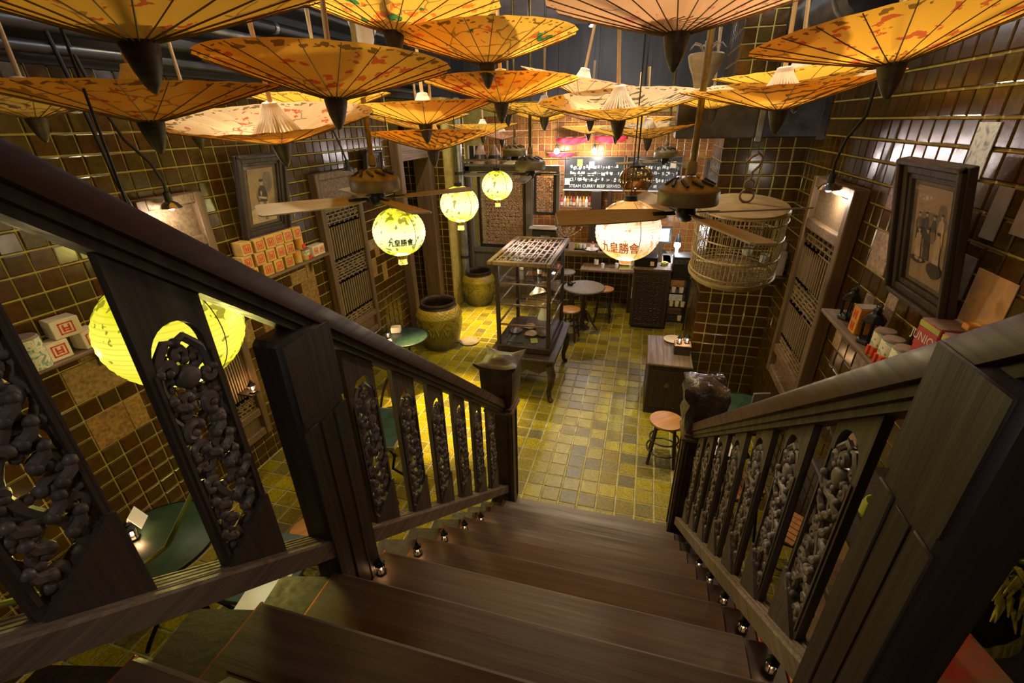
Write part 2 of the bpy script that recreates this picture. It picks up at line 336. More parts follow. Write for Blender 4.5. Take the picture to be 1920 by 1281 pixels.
def lantern_mat(name, col, hot, dark, stren, red=None):
    m, t, b = nt(name); tc = t.nodes.new('ShaderNodeTexCoord'); sx = N(t, 'ShaderNodeSeparateXYZ', ins={0: tc.outputs['Object']})
    nz = N(t, 'ShaderNodeTexNoise', ins={'Vector': tc.outputs['Object'], 'Scale': 7., 'Detail': 3.}); n2 = N(t, 'ShaderNodeTexNoise', ins={'Vector': tc.outputs['Object'], 'Scale': 22., 'Detail': 2.})
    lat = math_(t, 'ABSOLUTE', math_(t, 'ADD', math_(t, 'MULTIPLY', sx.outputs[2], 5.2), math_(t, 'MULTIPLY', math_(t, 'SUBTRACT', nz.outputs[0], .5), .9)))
    c = ramp(t, lat, [(.12, hot), (.5, tuple(a * .5 + b * .5 for a, b in zip(hot, col))), (.72, col), (.95, tuple(x * .3 for x in col))])  # inner bulb's glow painted in by height: hot middle, dim ends
    pm_ = math_(t, 'MULTIPLY', math_(t, 'GREATER_THAN', math_(t, 'ADD', n2.outputs[0], math_(t, 'MULTIPLY', lat, .16)), .66), .8)
    c = mixc(t, pm_, c, dark)
    st = math_(t, 'MULTIPLY', math_(t, 'GREATER_THAN', math_(t, 'SINE', math_(t, 'MULTIPLY', sx.outputs[2], 330.)), .75), .3)
    c = mixc(t, st, c, tuple(x * .5 for x in col))
    t.links.new(c, b.inputs['Base Color']); t.links.new(c, b.inputs['Emission Color']); b.inputs['Emission Strength'].default_value = stren; b.inputs['Roughness'].default_value = .25
    return m
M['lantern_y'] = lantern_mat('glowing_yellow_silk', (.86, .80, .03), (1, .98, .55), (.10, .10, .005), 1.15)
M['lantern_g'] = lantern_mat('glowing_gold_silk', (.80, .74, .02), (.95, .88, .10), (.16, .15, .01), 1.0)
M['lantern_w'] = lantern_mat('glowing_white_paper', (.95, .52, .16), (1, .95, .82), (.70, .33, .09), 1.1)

def jar_mat():
    m, t, b = nt('ochre_dragon_glaze'); tc = t.nodes.new('ShaderNodeTexCoord'); sx = N(t, 'ShaderNodeSeparateXYZ', ins={0: tc.outputs['Object']})
    nz = N(t, 'ShaderNodeTexNoise', ins={'Vector': tc.outputs['Object'], 'Scale': 9., 'Detail': 5., 'Distortion': 1.6})
    ang = math_(t, 'ARCTAN2', sx.outputs[1], sx.outputs[0])
    wv = N(t, 'ShaderNodeTexWave', ins={'Vector': tc.outputs['Object'], 'Scale': 4., 'Distortion': 7., 'Detail': 2.})
    sc = math_(t, 'MULTIPLY', math_(t, 'SINE', math_(t, 'MULTIPLY', ang, 26.)), math_(t, 'SINE', math_(t, 'MULTIPLY', sx.outputs[2], 150.)))
    up = math_(t, 'GREATER_THAN', sx.outputs[2], .49)
    pat = math_(t, 'ADD', math_(t, 'MULTIPLY', up, math_(t, 'MULTIPLY', sc, .5)), math_(t, 'MULTIPLY', math_(t, 'SUBTRACT', 1., up), nz.outputs[0]))
    zc = ramp(t, math_(t, 'ADD', sx.outputs[2], math_(t, 'MULTIPLY', nz.outputs[0], .12)), [(.1, (.11, .10, .03)), (.45, (.22, .185, .03)), (.62, (.28, .21, .02)), (.72, (.44, .30, .02))])
    c = mixc(t, math_(t, 'MULTIPLY', math_(t, 'GREATER_THAN', pat, .55), .6), zc, (.07, .05, .012))
    t.links.new(c, b.inputs['Base Color']); b.inputs['Roughness'].default_value = .2
    bp = N(t, 'ShaderNodeBump', ins={'Strength': .35, 'Distance': .015, 'Height': pat}); t.links.new(bp.outputs[0], b.inputs['Normal']); return m
M['jar'] = jar_mat()
def print_mat(name, cols, scale=(8, 8, 8), rough=.6, dist=1.5, interp='LINEAR'):
    m, t, b = nt(name); co = coords(t, scale, shift=False); nz = N(t, 'ShaderNodeTexNoise', ins={'Vector': co, 'Scale': 1., 'Detail': 4., 'Distortion': float(dist)})
    t.links.new(ramp(t, nz.outputs[0], [(.3 + .4 * i / (len(cols) - 1), c) for i, c in enumerate(cols)], interp), b.inputs['Base Color']); b.inputs['Roughness'].default_value = rough; return m
M['tin'] = print_mat('landscape_tin_print', [(.04, .12, .14), (.5, .48, .35), (.65, .6, .42), (.1, .25, .22), (.35, .2, .12)], (18, 18, 18))
M['floral'] = print_mat('orange_floral_print', [(.08, .05, .02), (.5, .2, .04), (.35, .26, .14), (.55, .3, .06), (.3, .28, .22)], (7, 7, 7), .4)
M['lacquer'] = print_mat('red_green_lacquer', [(.03, .12, .05), (.4, .04, .02), (.05, .15, .07), (.45, .25, .03)], (3, 3, 14), .25, .6)
M['fur'] = pm('yellow_fur', (.55, .42, .02), (.2, .14, .01), (60, 60, 8), .8, bump=.8)
M['photo'] = print_mat('sepia_photo_ground', [(.24, .16, .09), (.34, .23, .13), (.29, .2, .12)], (4, 4, 4), .5)
M['photo_dk'] = pm('sepia_dark_tone', (.05, .035, .03), (.03, .02, .02), 20, .5, bump=0)
M['photo_lt'] = pm('sepia_light_tone', (.5, .37, .25), (.36, .26, .18), 20, .5, bump=0)
M['photo_mid'] = pm('sepia_mid_tone', (.2, .14, .1), (.12, .085, .06), 20, .5, bump=0)
M['mount'] = pm('brown_mount', (.13, .09, .06), (.1, .07, .045), 10, .6, bump=0)
M['map'] = print_mat('old_poster_print', [(.3, .14, .03), (.5, .27, .08), (.38, .2, .1), (.55, .35, .12)], (5, 5, 5))
M['grey_poster'] = print_mat('grey_ink_print', [(.1, .12, .14), (.4, .42, .42), (.55, .56, .54), (.25, .3, .33)], (16, 16, 16))

# ------------------------------------------------------------------ the room
XL, XR, YB, ZC = -3.63, 1.5, 9.6, 4.75
floor = struct(G().box((-1.1, 3.8, -.06), (7.2, 12.4, .12)), 'floor', M['fgrout'])
ceiling = struct(G().box((-1.1, 3.8, ZC + .05), (7.2, 12.4, .1)), 'ceiling', M['ceil'])
wl = struct(G().box((XL - .1, 2.67, 1.785), (.2, 7.54, 3.57)), 'wall_left', M['grout'])
struct(G().box((XL - .1, 3.8, 4.17), (.2, 12.4, 1.2)), 'wall_left_upper', M['black'])
wr = struct(G().box((XR + .1, 3.8, ZC / 2), (.2, 12.4, ZC)), 'wall_right', M['grout'])
wb = struct(G().box((-1.1, YB + .1, 1.75), (7.2, .2, 3.5)), 'wall_back', M['grout'])
struct(G().box((-1.1, YB + .1, 4.12), (7.2, .2, 1.26)), 'wall_back_upper', M['dkgrey'])
struct(G().box((-1.1, -2.4, ZC / 2), (7.2, .2, ZC)), 'wall_front', M['black'])
pil = struct(G().box((1.12, 5.95, ZC / 2), (.76, .9, ZC)), 'wall_pillar', M['grout'])
# end of the left wall: doorway, its posts and the recess behind
struct(G().box((XL - .02, 6.44, 1.5), (.34, .12, 3.0), .01), 'trim_1', M['old'])
struct(G().box((XL - .02, 7.52, 1.5), (.30, .2, 3.0), .01), 'trim_2', M['old'])
struct(G().box((XL - .02, 6.98, 2.86), (.30, .96, .28), .01), 'trim_3', M['oldh'])
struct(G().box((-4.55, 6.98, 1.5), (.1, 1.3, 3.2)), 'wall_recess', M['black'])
struct(G().box((-4.0, 7.85, 1.8), (1.4, .5, 3.6)), 'wall_return', M['grout'])
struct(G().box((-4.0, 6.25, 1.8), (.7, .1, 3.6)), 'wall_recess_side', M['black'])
wret = bpy.data.objects['wall_return']
struct(G().box((-3.43, 8.35, 1.75), (.2, .6, 3.5)), 'wall_side', M['grout'])

# ---- tiles: each its own part where it shows large, the rest joined
HP = math.tan
def seen(p, mar=30):
    v = p - EYE; d = v.dot(C_F)
    if d < .1: return None
    x = 960 + 853 * v.dot(C_R) / d; y = 640.5 - 853 * v.dot(C_U) / d
    return d if -mar < x < 1920 + mar and -mar < y < 1281 + mar else None
def tile_mesh(s, th, m, name):
    g = G(); a = s / 2; b = a - .006
    vs = [(-a, -a, 0), (a, -a, 0), (a, a, 0), (-a, a, 0), (-a, -a, th * .6), (a, -a, th * .6), (a, a, th * .6), (-a, a, th * .6), (-b, -b, th), (b, -b, th), (b, b, th), (-b, b, th)]
    fs = [(8, 9, 10, 11)] + [(i, (i + 1) % 4, 4 + (i + 1) % 4, 4 + i) for i in range(4)] + [(4 + i, 4 + (i + 1) % 4, 8 + (i + 1) % 4, 8 + i) for i in range(4)]
    g.add(vs, fs); return g
TCACHE = {}
def tiling(parent, o, u, v, us, vs, pitch, mat, gap=.012, th=.012, limit=300, skip=None, patches=(), pmat=None, wob=.012, key='', reach=99, vs2=None):
    """o: grid origin on the surface; us, vs: index ranges; patches: (iu, iv, nu, nv) large worn tiles"""
    o = Vector(o); u = Vector(u); v = Vector(v); n = u.cross(v); B = Matrix((u, v, n)).transposed()
    taken = set(); cells = []
    for p in patches:
        for i in range(p[2]):
            for j in range(p[3]): taken.add((p[0] + i, p[1] + j))
    for i in range(*us):
        for j in range(*vs):
            if (i, j) in taken: continue
            c = o + u * ((i + .5) * pitch) + v * ((j + .5) * pitch)
            if skip and skip(c): continue
            d = seen(c); key_ = 1e9 if d is None else d * (c - EYE).length / max(.05, abs((EYE - c).normalized().dot(n)))
            cells.append((key_, c))
    cells.sort(key=lambda t: t[0])
    g1 = tile_mesh(pitch - gap, th, mat, ''); me = g1.mesh('tile', mat, 12); st = G(False)
    for k, (kk, c) in enumerate(cells):
        rot = Matrix.Rotation(R_.gauss(0, wob), 3, u) @ Matrix.Rotation(R_.gauss(0, wob), 3, v) @ B
        T = Matrix.Translation(c) @ rot.to_4x4()
        if k < limit and kk < 1e8:
            ob = put('tile', me, parent); ob.matrix_world = T
        else: st.add(g1.v, g1.f, T)
    if st.v: tag(st.build('tiling', mat, parent, smooth=12), kind='stuff')
    for (i, j, a, b) in patches:
        c = o + u * ((i + a / 2) * pitch) + v * ((j + b / 2) * pitch)
        ob = G().box((0, 0, th * .4), (a * pitch - gap * .6, b * pitch - gap * .6, th), .004).build('patch_tile', pmat, parent)
        ob.matrix_world = Matrix.Translation(c) @ (Matrix.Rotation(R_.gauss(0, .01), 3, n) @ B).to_4x4()
P_ = .13
# left wall: column 0 starts at y=.03, row 0 at z=-.05
tiling(wl, (XL, .03, -.05), (0, 1, 0), (0, 0, 1), (-8, 49), (0, 28), P_, M['tile'], patches=[(13, 12, 3, 2), (16, 12, 2, 2), (13, 9, 2, 2), (15, 9, 1, 2), (14, 14, 1, 1), (19, 11, 2, 2), (21, 9, 1, 2), (23, 10, 2, 2), (26, 10, 2, 2), (28, 11, 2, 2), (29, 8, 1, 2), (31, 10, 2, 3), (22, 12, 1, 2), (32, 13, 1, 2), (30, 13, 2, 1), (42, 10, 1, 2), (43, 12, 1, 2), (44, 9, 1, 2), (42, 13, 1, 1)], pmat=M['patch'])
tiling(wr, (XR, 6.4, -.07), (0, -1, 0), (0, 0, 1), (0, 60), (0, 37), P_, M['tile'], patches=[(22, 18, 2, 2), (23, 15, 1, 2), (25, 16, 1, 2), (24, 12, 2, 2), (21, 13, 1, 2), (27, 13, 1, 1), (23, 9, 1, 3), (25, 9, 1, 2), (20, 8, 2, 2), (27, 8, 2, 2), (30, 11, 2, 1), (26, 10, 1, 2), (18, 10, 1, 3), (34, 20, 1, 2), (36, 18, 1, 1), (22, 21, 1, 1), (30, 8, 2, 3), (33, 8, 2, 2)], pmat=M['patch2'])
tiling(pil, (.73, 5.5, -.07), (1, 0, 0), (0, 0, 1), (0, 6), (0, 37), P_, M['tile'], limit=200)
tiling(pil, (.74, 6.4, -.07), (0, -1, 0), (0, 0, 1), (0, 7), (0, 37), P_, M['tile'], limit=0)
tiling(wb, (-3.3, YB, -.05), (1, 0, 0), (0, 0, 1), (0, 37), (0, 26), P_, M['tile_red'], limit=60)
tiling(wret, (-4.1, 7.6, -.05), (1, 0, 0), (0, 0, 1), (0, 6), (0, 26), P_, M['tile'], limit=40)
tiling(bpy.data.objects['wall_side'], (-3.33, 8.06, -.05), (0, 1, 0), (0, 0, 1), (0, 4), (0, 26), P_, M['tile'], limit=20)
tiling(floor, (-3.6, 2.65, 0), (1, 0, 0), (0, 1, 0), (0, 30), (-14, 36), .172, M['ftile'], gap=.013, th=.006, wob=.006)

# overhead: pipes, ducts, hangers
for i, (z, r, x, mm) in enumerate([(3.66, .035, -3.52, 'pipe'), (3.78, .045, -3.50, 'pipe'), (3.92, .03, -3.46, 'galv'), (4.05, .05, -3.50, 'pipe'), (4.25, .04, -3.42, 'pipe')]):
    lab = ['lowest thin black pipe running along the tile top', 'black pipe second from the bottom above the tiles', 'thin bright steel conduit between the black pipes', 'thick black pipe fourth up under the ceiling', 'topmost black pipe close under the dark ceiling'][i]
    t_ = thing('ceiling_pipe', lab + ' of left wall', 'pipe', (x, 0, z), 0, 'pipes along the left wall')
    G().tube([(0, -2, 0), (0, 2.6, 0), (0, 6, 0), (0, 7.5, 0)], r, 10).build('pipe', M[mm], t_)
    for k in range(5): G().tube([(0, .4 + k * 1.3, 0), (0, .44 + k * 1.3, 0)], r + .008, 10).build('bracket', M['galv'], t_)
t_ = thing('air_duct', 'big dark rectangular air duct jutting from the tiled pillar', 'duct', (0, 0, 0))
G().box((.86, 5.27, 3.24), (1.27, .44, .42), .01).build('duct_body', M['duct'], t_); G().box((.95, 5.03, 3.22), (.05, .03, .44), .004).build('flange', M['galv'], t_); G().box((1.46, 5.27, 3.24), (.06, .47, .46), .004).build('flange', M['duct'], t_)
t_ = thing('upper_duct', 'dark round air duct high on the right wall above parasols', 'duct', (0, 0, 0))
G().tube([(1.28, 5.4, 3.95), (1.28, 4.9, 3.95), (1.28, 4.4, 3.95), (1.28, 3.95, 3.95)], .2, 20).build('duct_body', M['duct'], t_)
for y in (4.15, 4.75): G().tube([(1.28, y, 3.95), (1.28, y + .04, 3.95)], .21, 20).build('collar', M['galv'], t_)
for y in (4.2, 5.0): G().tube([(1.28, y, 4.15), (1.28, y, 4.75)], .008, 6).build('hanger', M['galv'], t_)
tag(G().tube([(XL - .28, 7.1, 0), (XL - .28, 7.1, 3.0)], .03, 8).build('steel_pole', M['galv']), 'pale steel pole standing in the dark doorway', 'pole')
t_ = thing('drain_pipe', 'thick shiny grey drain pipe standing beside the tiled corner', 'pipe', (-3.20, 7.98, 0)); G().cyl((0, 0), .075, 0, 3.6, 18).build('pipe', M['galv'], t_)
for z in (.9, 2.4): G().cyl((0, 0), .085, z, z + .05, 18).build('clamp', M['pipe'], t_)

# ------------------------------------------------------------------ staircase
RISE, GO, Y0 = .207, .262, 3.2
SL = RISE / GO; SA = math.atan(SL)
st = thing('staircase', 'dark brown wooden staircase going down to the tiled floor', 'staircase', (0, 0, 0))
gt_ = G(); W0, W1 = -.87, .455
prof = [(-.30, -.045), (-.012, -.045), (0, -.034), (0, -.012), (-.012, 0), (-.30, 0)]
gt_.prism(prof, 'x', W0, W1); gt_.box((-.2, -.165, .0004), (1.25, .003, .002)); me = gt_.mesh('tread', M['tread'], 30)
gr_ = G().box(((W0 + W1) / 2, -.05, -.126), (W1 - W0, .022, .158)); mr = gr_.mesh('riser', M['tread'], 0)
mp = G().box((.515, -.15, -.03), (.11, .30, .03), .004).mesh('end_plate', M['plate'])
mc = G().box((.578, -.15, -.028), (.012, .30, .045), .003).mesh('edge_strip', M['copper'])
ml = G().box((-.876, -.15, -.024), (.010, .30, .04), .003).mesh('edge_strip', M['copper'])
mb = G().prism([(-.885, -.26), (-1.03, -.19), (-1.05, -.06), (-.885, -.02)], 'z', -.06, -.015).mesh('end_block', M['dkwood'], 30)
for k in range(1, 13):
    Y, Z = Y0 - GO * k, RISE * k
    for nm, m_ in (('tread', me), ('riser', mr), ('end_plate', mp), ('edge_strip', mc), ('edge_strip', ml), ('end_block', mb)): put(nm, m_, st, (0, Y, Z))
for x in (-.78, .36):
    G().prism([(3.2, -.0), (2.9, -.0), (-.1, 2.36), (-.1, 2.62 - .2), (3.18, .02)][:4] if False else [(3.1, 0), (2.75, 0), (-.05, 2.2), (-.05, 2.42)], 'x', x - .03, x + .03).build('stringer', M['dkwood'], st)

# ------------------------------------------------------------------ carved railings
def spiral(cx, cz, r0, r1, a0, turns, n=14):
    out = []
    for i in range(n + 1):
        t = i / n; a = a0 + turns * 2 * PI * t; r = r0 + (r1 - r0) * t; out.append((cx + r * math.cos(a), cz + r * math.sin(a)))
    return out
OW, OH = .118, .60           # the pierced arched opening
def carving():
    g = G(); rr = random.Random(3)
    def tb(p2, r, y=0):
        n = len(p2); r *= 1.18; g.tube([(y, a, b) for a, b in p2], [r * (.65 + .35 * math.sin(PI * min(1, (i + .8) / n))) for i in range(n)], 6)
        for e in (0, -1): g.ball((y, p2[e][0], p2[e][1]), r * 1.05, 8, 5, (1.0, 1, 1))
    # boss with five curls at the top
    cz = OH - .125
    g.lathe([(.018, -.017), (.025, -.012), (.027, 0), (.025, .012), (.018, .017)], 14, M=Matrix.Translation((0, 0, cz)) @ Matrix.Rotation(PI / 2, 4, 'Y'))
    for k in range(7):
        a = PI / 2 + k * 2 * PI / 7; c = (.044 * math.cos(a), cz + .05 * math.sin(a))
        tb(spiral(c[0], c[1], .006, .019, a + 2.2, .75 * (1 if k % 2 else -1), 9), .009, (.006 if k % 2 else -.006))
    for sgn in (-1, 1): tb([(sgn * .055, cz - .06), (sgn * .058, cz), (sgn * .05, cz + .05), (sgn * .02, cz + .085), (0, cz + .078)], .009)
    # winding stem with scrolls on both sides
    stem = [(.03 * math.sin(z * 22), z) for z in [.02 + i * .02 for i in range(int((cz - .09) / .02))]]
    tb(stem, .0095)
    z = .035; k = 0
    while z < cz - .06:
        for sgn in (-1, 1):
            cx = sgn * (.031 + rr.uniform(-.006, .008)); zz = z + rr.uniform(-.008, .008)
            tb(spiral(cx, zz, .005, .021 + rr.uniform(-.003, .004), rr.uniform(0, 6), rr.choice((-1, 1)) * rr.uniform(.7, 1.1), 10), .0088 + rr.uniform(-.001, .0015), rr.uniform(-.008, .008))
        if k % 3 == 2: tb([(-.055, z), (-.02, z + .018), (.02, z + .012), (.056, z + .032)], .009, rr.uniform(-.01, .01))
        for sgn in (-1, 1):
            a0 = rr.uniform(-.6, .6); cx = sgn * rr.uniform(.012, .05); tb([(cx - .012 * sgn, z + .012), (cx + .006 * sgn, z + .024), (cx + .010 * sgn, z + .040)], .0095, rr.choice((-.011, .011)))
        z += .046; k += 1
    for s2 in (-1, 1):
        for zz in (.08, .2, .3, .38): tb([(s2 * .064, zz - .03), (s2 * .05, zz), (s2 * .064, zz + .03)], .008)
    return g
mcarve = carving().mesh('carving', M['scroll'], 50)
BW, BT = .156, .02
def board_mesh():
    """flat board with an arched opening, sloped at both ends; local z=0 at the rail line of the shoe"""
    g = G(); z0, z1, a = .08, .08 + OH, OW / 2; h = BW / 2
    lo = lambda y: -SL * y; hi = lambda y: .82 - SL * y
    arch = [(a * math.cos(PI * i / 12), z1 - a * 1.15 + a * 1.15 * math.sin(PI * i / 12)) for i in range(13)]
    inner = [(a, z0)] + arch + [(-a, z0)]
    outer = [(h, lo(h))] + [(h, hi(h))] + [(-h, hi(-h))] + [(-h, lo(-h))]
    # strips: right stile, top (arch fan), left stile, sill
    def strip(poly): g.prism(poly, 'x', -BT / 2, BT / 2)
    strip([(a, z0), (h, lo(h)), (h, hi(h)), (a, z1 - a * 1.15)]); strip([(-a, z1 - a * 1.15), (-h, hi(-h)), (-h, lo(-h)), (-a, z0)])
    for i in range(12):
        p, q = arch[i], arch[i + 1]; strip([p, (p[0] * h / a, hi(p[0] * h / a)), (q[0] * h / a, hi(q[0] * h / a)), q])
    strip([(-a, z0), (-h, lo(-h)), (h, lo(h)), (a, z0)])
    # slim raised beads along the stiles
    for s_ in (-1, 1):
        for f_ in (-1, 1): g.box((f_ * (BT / 2), s_ * (a + .006), (z0 + z1) / 2 - .04), (.008, .007, OH - .1))
    return g.mesh('baluster', M['carve'], 30)
mboard = board_mesh()
mfoot = G().prism([(-.077, SL * .077), (.077, -SL * .077), (.077, .16), (.064, .165)], 'x', -.02, .02).mesh('foot_block', M['carve'], 30)
def rail_part(name, prof, x, c, m, y0, y1, parent, SL=SL):
    """profile (across, up) swept along the slope line z = c - SL*y"""
    g = G(); n = len(prof); vs = []
    for y in (y0, y1):
        for a, b in prof: vs.append((x + a, y, c - SL * y + b))
    g.add(vs, [tuple(range(n))[::-1], tuple(range(n, 2 * n))] + [(i, (i + 1) % n, n + (i + 1) % n, n + i) for i in range(n)]); return g.build(name, m, parent, smooth=35)
HR = [(-.044, -.075), (.044, -.075), (.05, -.07), (.05, -.014), (.046, -.004), (.034, 0), (-.034, 0), (-.046, -.004), (-.05, -.014), (-.05, -.07)]
UM = [(-.028, -.125), (.028, -.125), (.028, -.105), (.037, -.1), (.037, -.074), (-.037, -.074), (-.037, -.1), (-.028, -.105)]
SH = [(-.085, -.075), (.085, -.075), (.085, -.008), (.076, 0), (.052, 0), (.048, -.007), (.042, -.007), (.038, 0), (.034, 0), (.031, -.006), (.026, -.006), (.023, 0), (.006, 0), (.003, -.006), (-.002, -.006), (-.005, 0), (-.024, 0), (-.027, -.006), (-.032, -.006), (-.035, 0), (-.052, 0), (-.056, -.007), (-.062, -.007), (-.066, 0), (-.076, 0), (-.085, -.008)]
SH = [(a * .54, b) for a, b in SH]
def railing(side, x, boards, posts, label, ye):
    t = thing('stair_railing', label, 'railing', (0, 0, 0), 0)
    c_, s_ = (3.585, .82) if x < 0 else (3.50, .78)
    rail_part('handrail', HR, x, c_, M['rail'], 2.78, ye, t, s_); rail_part('rail_moulding', UM, x, c_, M['dkwood'], 2.78, ye, t, s_)
    ys = [2.78] + [p for p in posts] + [ye]
    rail_part('shoe_rail', SH, x, 2.67, M['shoe'], 2.78, posts[0] + .08 if posts else ye, t)
    if posts: rail_part('shoe_rail', SH, x, 2.67, M['shoe'], posts[0] - .08, ye, t)
    for y in boards:
        b = put('baluster', mboard, t, (x, y, 2.665 - SL * y))
        put('carving', mcarve, b, (0, 0, .08))
        f_ = put('foot_block', mfoot, b, (0, 0, 0))
    return t
LX, RX = -.90, .505
tl = railing('l', LX, [.62 - .267 * 1.12, .62, 1.175, 1.445, 1.715, 1.98, 2.245, 2.51], [.93], 'left dark wooden stair railing with pierced scroll-carved balusters', .02)
trr = railing('r', RX, [.30, .985, 1.25, 1.515, 1.78, 2.045, 2.31, 2.56], [.70], 'right dark wooden stair railing with pierced scroll-carved balusters', .05)
# middle posts with a mortise slot
def mid_post(parent, x, y, w):
    zt, zb = 3.53 - SL * y - .085, RISE * int((Y0 - y) / GO)
    sg = 1 if x < 0 else -1; g = G(); g.box((x, y, (zt + zb) / 2), (.10, w, zt - zb), .014)
    for dy in (-w * .34, w * .34): g.box((x + sg * .051, y + dy, (zt + zb) / 2 - .14), (.006, w * .30, zt - zb - .28), .003)
    g.box((x + sg * .051, y, zt - .13), (.006, w * .96, .24), .003)
    o = g.build('post', M['post'], parent); G().box((x + sg * .051, y, (zt + zb) / 2 - .14), (.004, w * .26, zt - zb - .29), .001).build('mortise_insert', M['dkwood'], o)
    return o
mid_post(tl, LX, .93, .20); mid_post(trr, RX, .69, .18)
def loft(g, rings):
    """rings: (z, half, ear) square-ish sections with ears pulled up and out at the corners"""
    n = 24; vs = []; fs = []
    for z, h, ear, up in rings:
        for i in range(n):
            a = 2 * PI * i / n + PI / 4; c, s = math.cos(a), math.sin(a); q = 1 / max(abs(c), abs(s)); q = min(q, 1.30); e = max(0, math.cos(4 * (a - PI / 4))) ** 3
            vs.append((c * h * q * (1 + ear * e), s * h * q * (1 + ear * e), z + up * e))
    m = len(rings)
    for j in range(m - 1):
        for i in range(n): k = (i + 1) % n; fs.append((j * n + i, j * n + k, (j + 1) * n + k, (j + 1) * n + i))
    fs += [tuple(range(n))[::-1], tuple((m - 1) * n + i for i in range(n))]; return g.add(vs, fs)
def newel(parent, x, y, lumpy):
    g = G(); g.box((0, 0, .50), (.19, .19, 1.0), .012)
    for a in (-.06, .06): g.box((a, -.097, .5), (.02, .012, .9), .004); g.box((.097 if x < 0 else -.097, a, .5), (.012, .02, .9), .004)
    p = g.build('newel_post', M['cap'], parent, (x, y, .207))
    G().box((0, 0, 1.0), (.235, .235, .035), .01).box((0, 0, 1.03), (.21, .21, .03), .008).build('collar', M['old'], p)
    if not lumpy:
        c = loft(G(), [(1.04, .095, 0, 0), (1.08, .115, 0, 0), (1.2, .132, 0, 0), (1.31, .135, 0, 0), (1.36, .13, .05, .01), (1.385, .14, .22, .03), (1.40, .142, .22, .035), (1.415, .11, .08, .01), (1.41, .085, 0, 0), (1.43, .06, 0, 0), (1.435, .02, 0, 0)])
        c.build('finial', M['cap'], p, smooth=60)
    else:
        c = loft(G(), [(1.04, .1, 0, 0), (1.1, .125, 0, 0), (1.2, .13, 0, 0), (1.28, .125, .03, 0), (1.33, .135, .12, .02), (1.37, .125, .18, .03), (1.41, .10, .1, .02), (1.43, .07, 0, 0), (1.445, .03, 0, 0)])
        c.v = [(a + .018 * math.sin(b * 40 + k * 30), b + .016 * math.sin(a * 37 + k * 22), k + .012 * math.sin(a * 50 + b * 40)) if k > 1.12 else (a, b, k) for a, b, k in c.v]
        m_ = pm('polished_knotted_wood', (.1, .075, .07), (.04, .03, .028), 14, .22, 0, .8, bdist=.02); c.build('finial', m_, p, smooth=60)
newel(tl, LX - .02, 2.86, False); newel(trr, RX + .02, 2.86, True)

# ------------------------------------------------------------------ paper parasols hung upside down
UR, UD, UN = .475, .128, 24
def umbrella_meshes(pm_key):
    g = G(False); rings = 7; vs = []; fs = []
    for j in range(rings + 1):
        t = .06 + .94 * j / rings
        for i in range(UN * 2):
            a = PI * i / UN; sag = (1 if i % 2 else 0); r = UR * t * (1 - .018 * sag); z = UD * (t ** 1.12) * (1 - .02 * sag) + (.006 * sag * t)
            vs.append((r * math.cos(a), r * math.sin(a), z))
    n = UN * 2
    for j in range(rings):
        for i in range(n): k = (i + 1) % n; fs.append((j * n + i, j * n + k, (j + 1) * n + k, (j + 1) * n + i))
    g.add(vs, fs); return g.mesh('canopy', M[pm_key], 0)
UM_ = {k: umbrella_meshes(k) for k in ('paper_blossom', 'paper_phoenix', 'paper_ink', 'paper_pink', 'paper_plain')}
def rib_geo(a):
    pts = [(UR * t * math.cos(a), UR * t * math.sin(a), UD * (t ** 1.12) - .004) for t in (.06, .3, .6, .85, 1.0)]
    return G().tube(pts, [.0028, .0022, .0021, .0019, .0018], 4)
mrib = rib_geo(0).mesh('rib', M['rib'])
allribs = G(); [allribs.add(rib_geo(2 * PI * k / UN).v, rib_geo(0).f) for k in range(UN)]; mribs = allribs.mesh('ribs', M['rib'])
mfin = G().lathe([(.034, .018), (.044, .012), (.045, -.004), (.040, -.03), (.032, -.06), (.019, -.092), (.008, -.108), (.001, -.112)], 18).mesh('finial', M['finial'])
gs = G()
for k in range(30):
    a = 2 * PI * k / 30; gs.tube([(.03 * math.cos(a), .03 * math.sin(a), .175), (.05 * math.cos(a), .05 * math.sin(a), .135), (.125 * math.cos(a), .125 * math.sin(a), .032)], [.0055, .005, .0045], 4)
mstr = gs.mesh('struts', M['strut'])
mrun = G().lathe([(.022, .145), (.036, .148), (.038, .17), (.034, .186), (.018, .19)], 16).mesh('runner', M['strut'])
msh = G().tube([(0, 0, .01), (0, 0, .2), (0, 0, .45), (0, 0, .62)], [.011, .011, .010, .014], 10).mesh('shaft', M['bamboo'])
def umbrella(x, y, z, key, label, tilt=(0, 0), rz=0, near=True, s=1.0, lean=(0, 0)):
    t = thing('paper_parasol', label, 'parasol', (x, y, z), 0, None, (tilt[0], tilt[1], 0)); t.scale = (s, s, s)
    c = put('canopy', UM_[key], t, None, (0, 0, rz))
    if near:
        for k in range(UN): put('rib', mrib, t, None, (0, 0, rz + 2 * PI * k / UN))
    else: tag(put('ribs', mribs, t, None, (0, 0, rz)), kind='stuff')
    put('finial', mfin, t); tag(put('struts', mstr, t), kind='stuff'); put('runner', mrun, t)
    put('shaft', msh, t, None, (lean[0], lean[1], 0))
    h = ZC - z
    G().tube([(0, 0, .6), (0, 0, h / s)], .0025, 4).build('hanging_string', M['rubber'], t)
    return t
r_ = math.radians
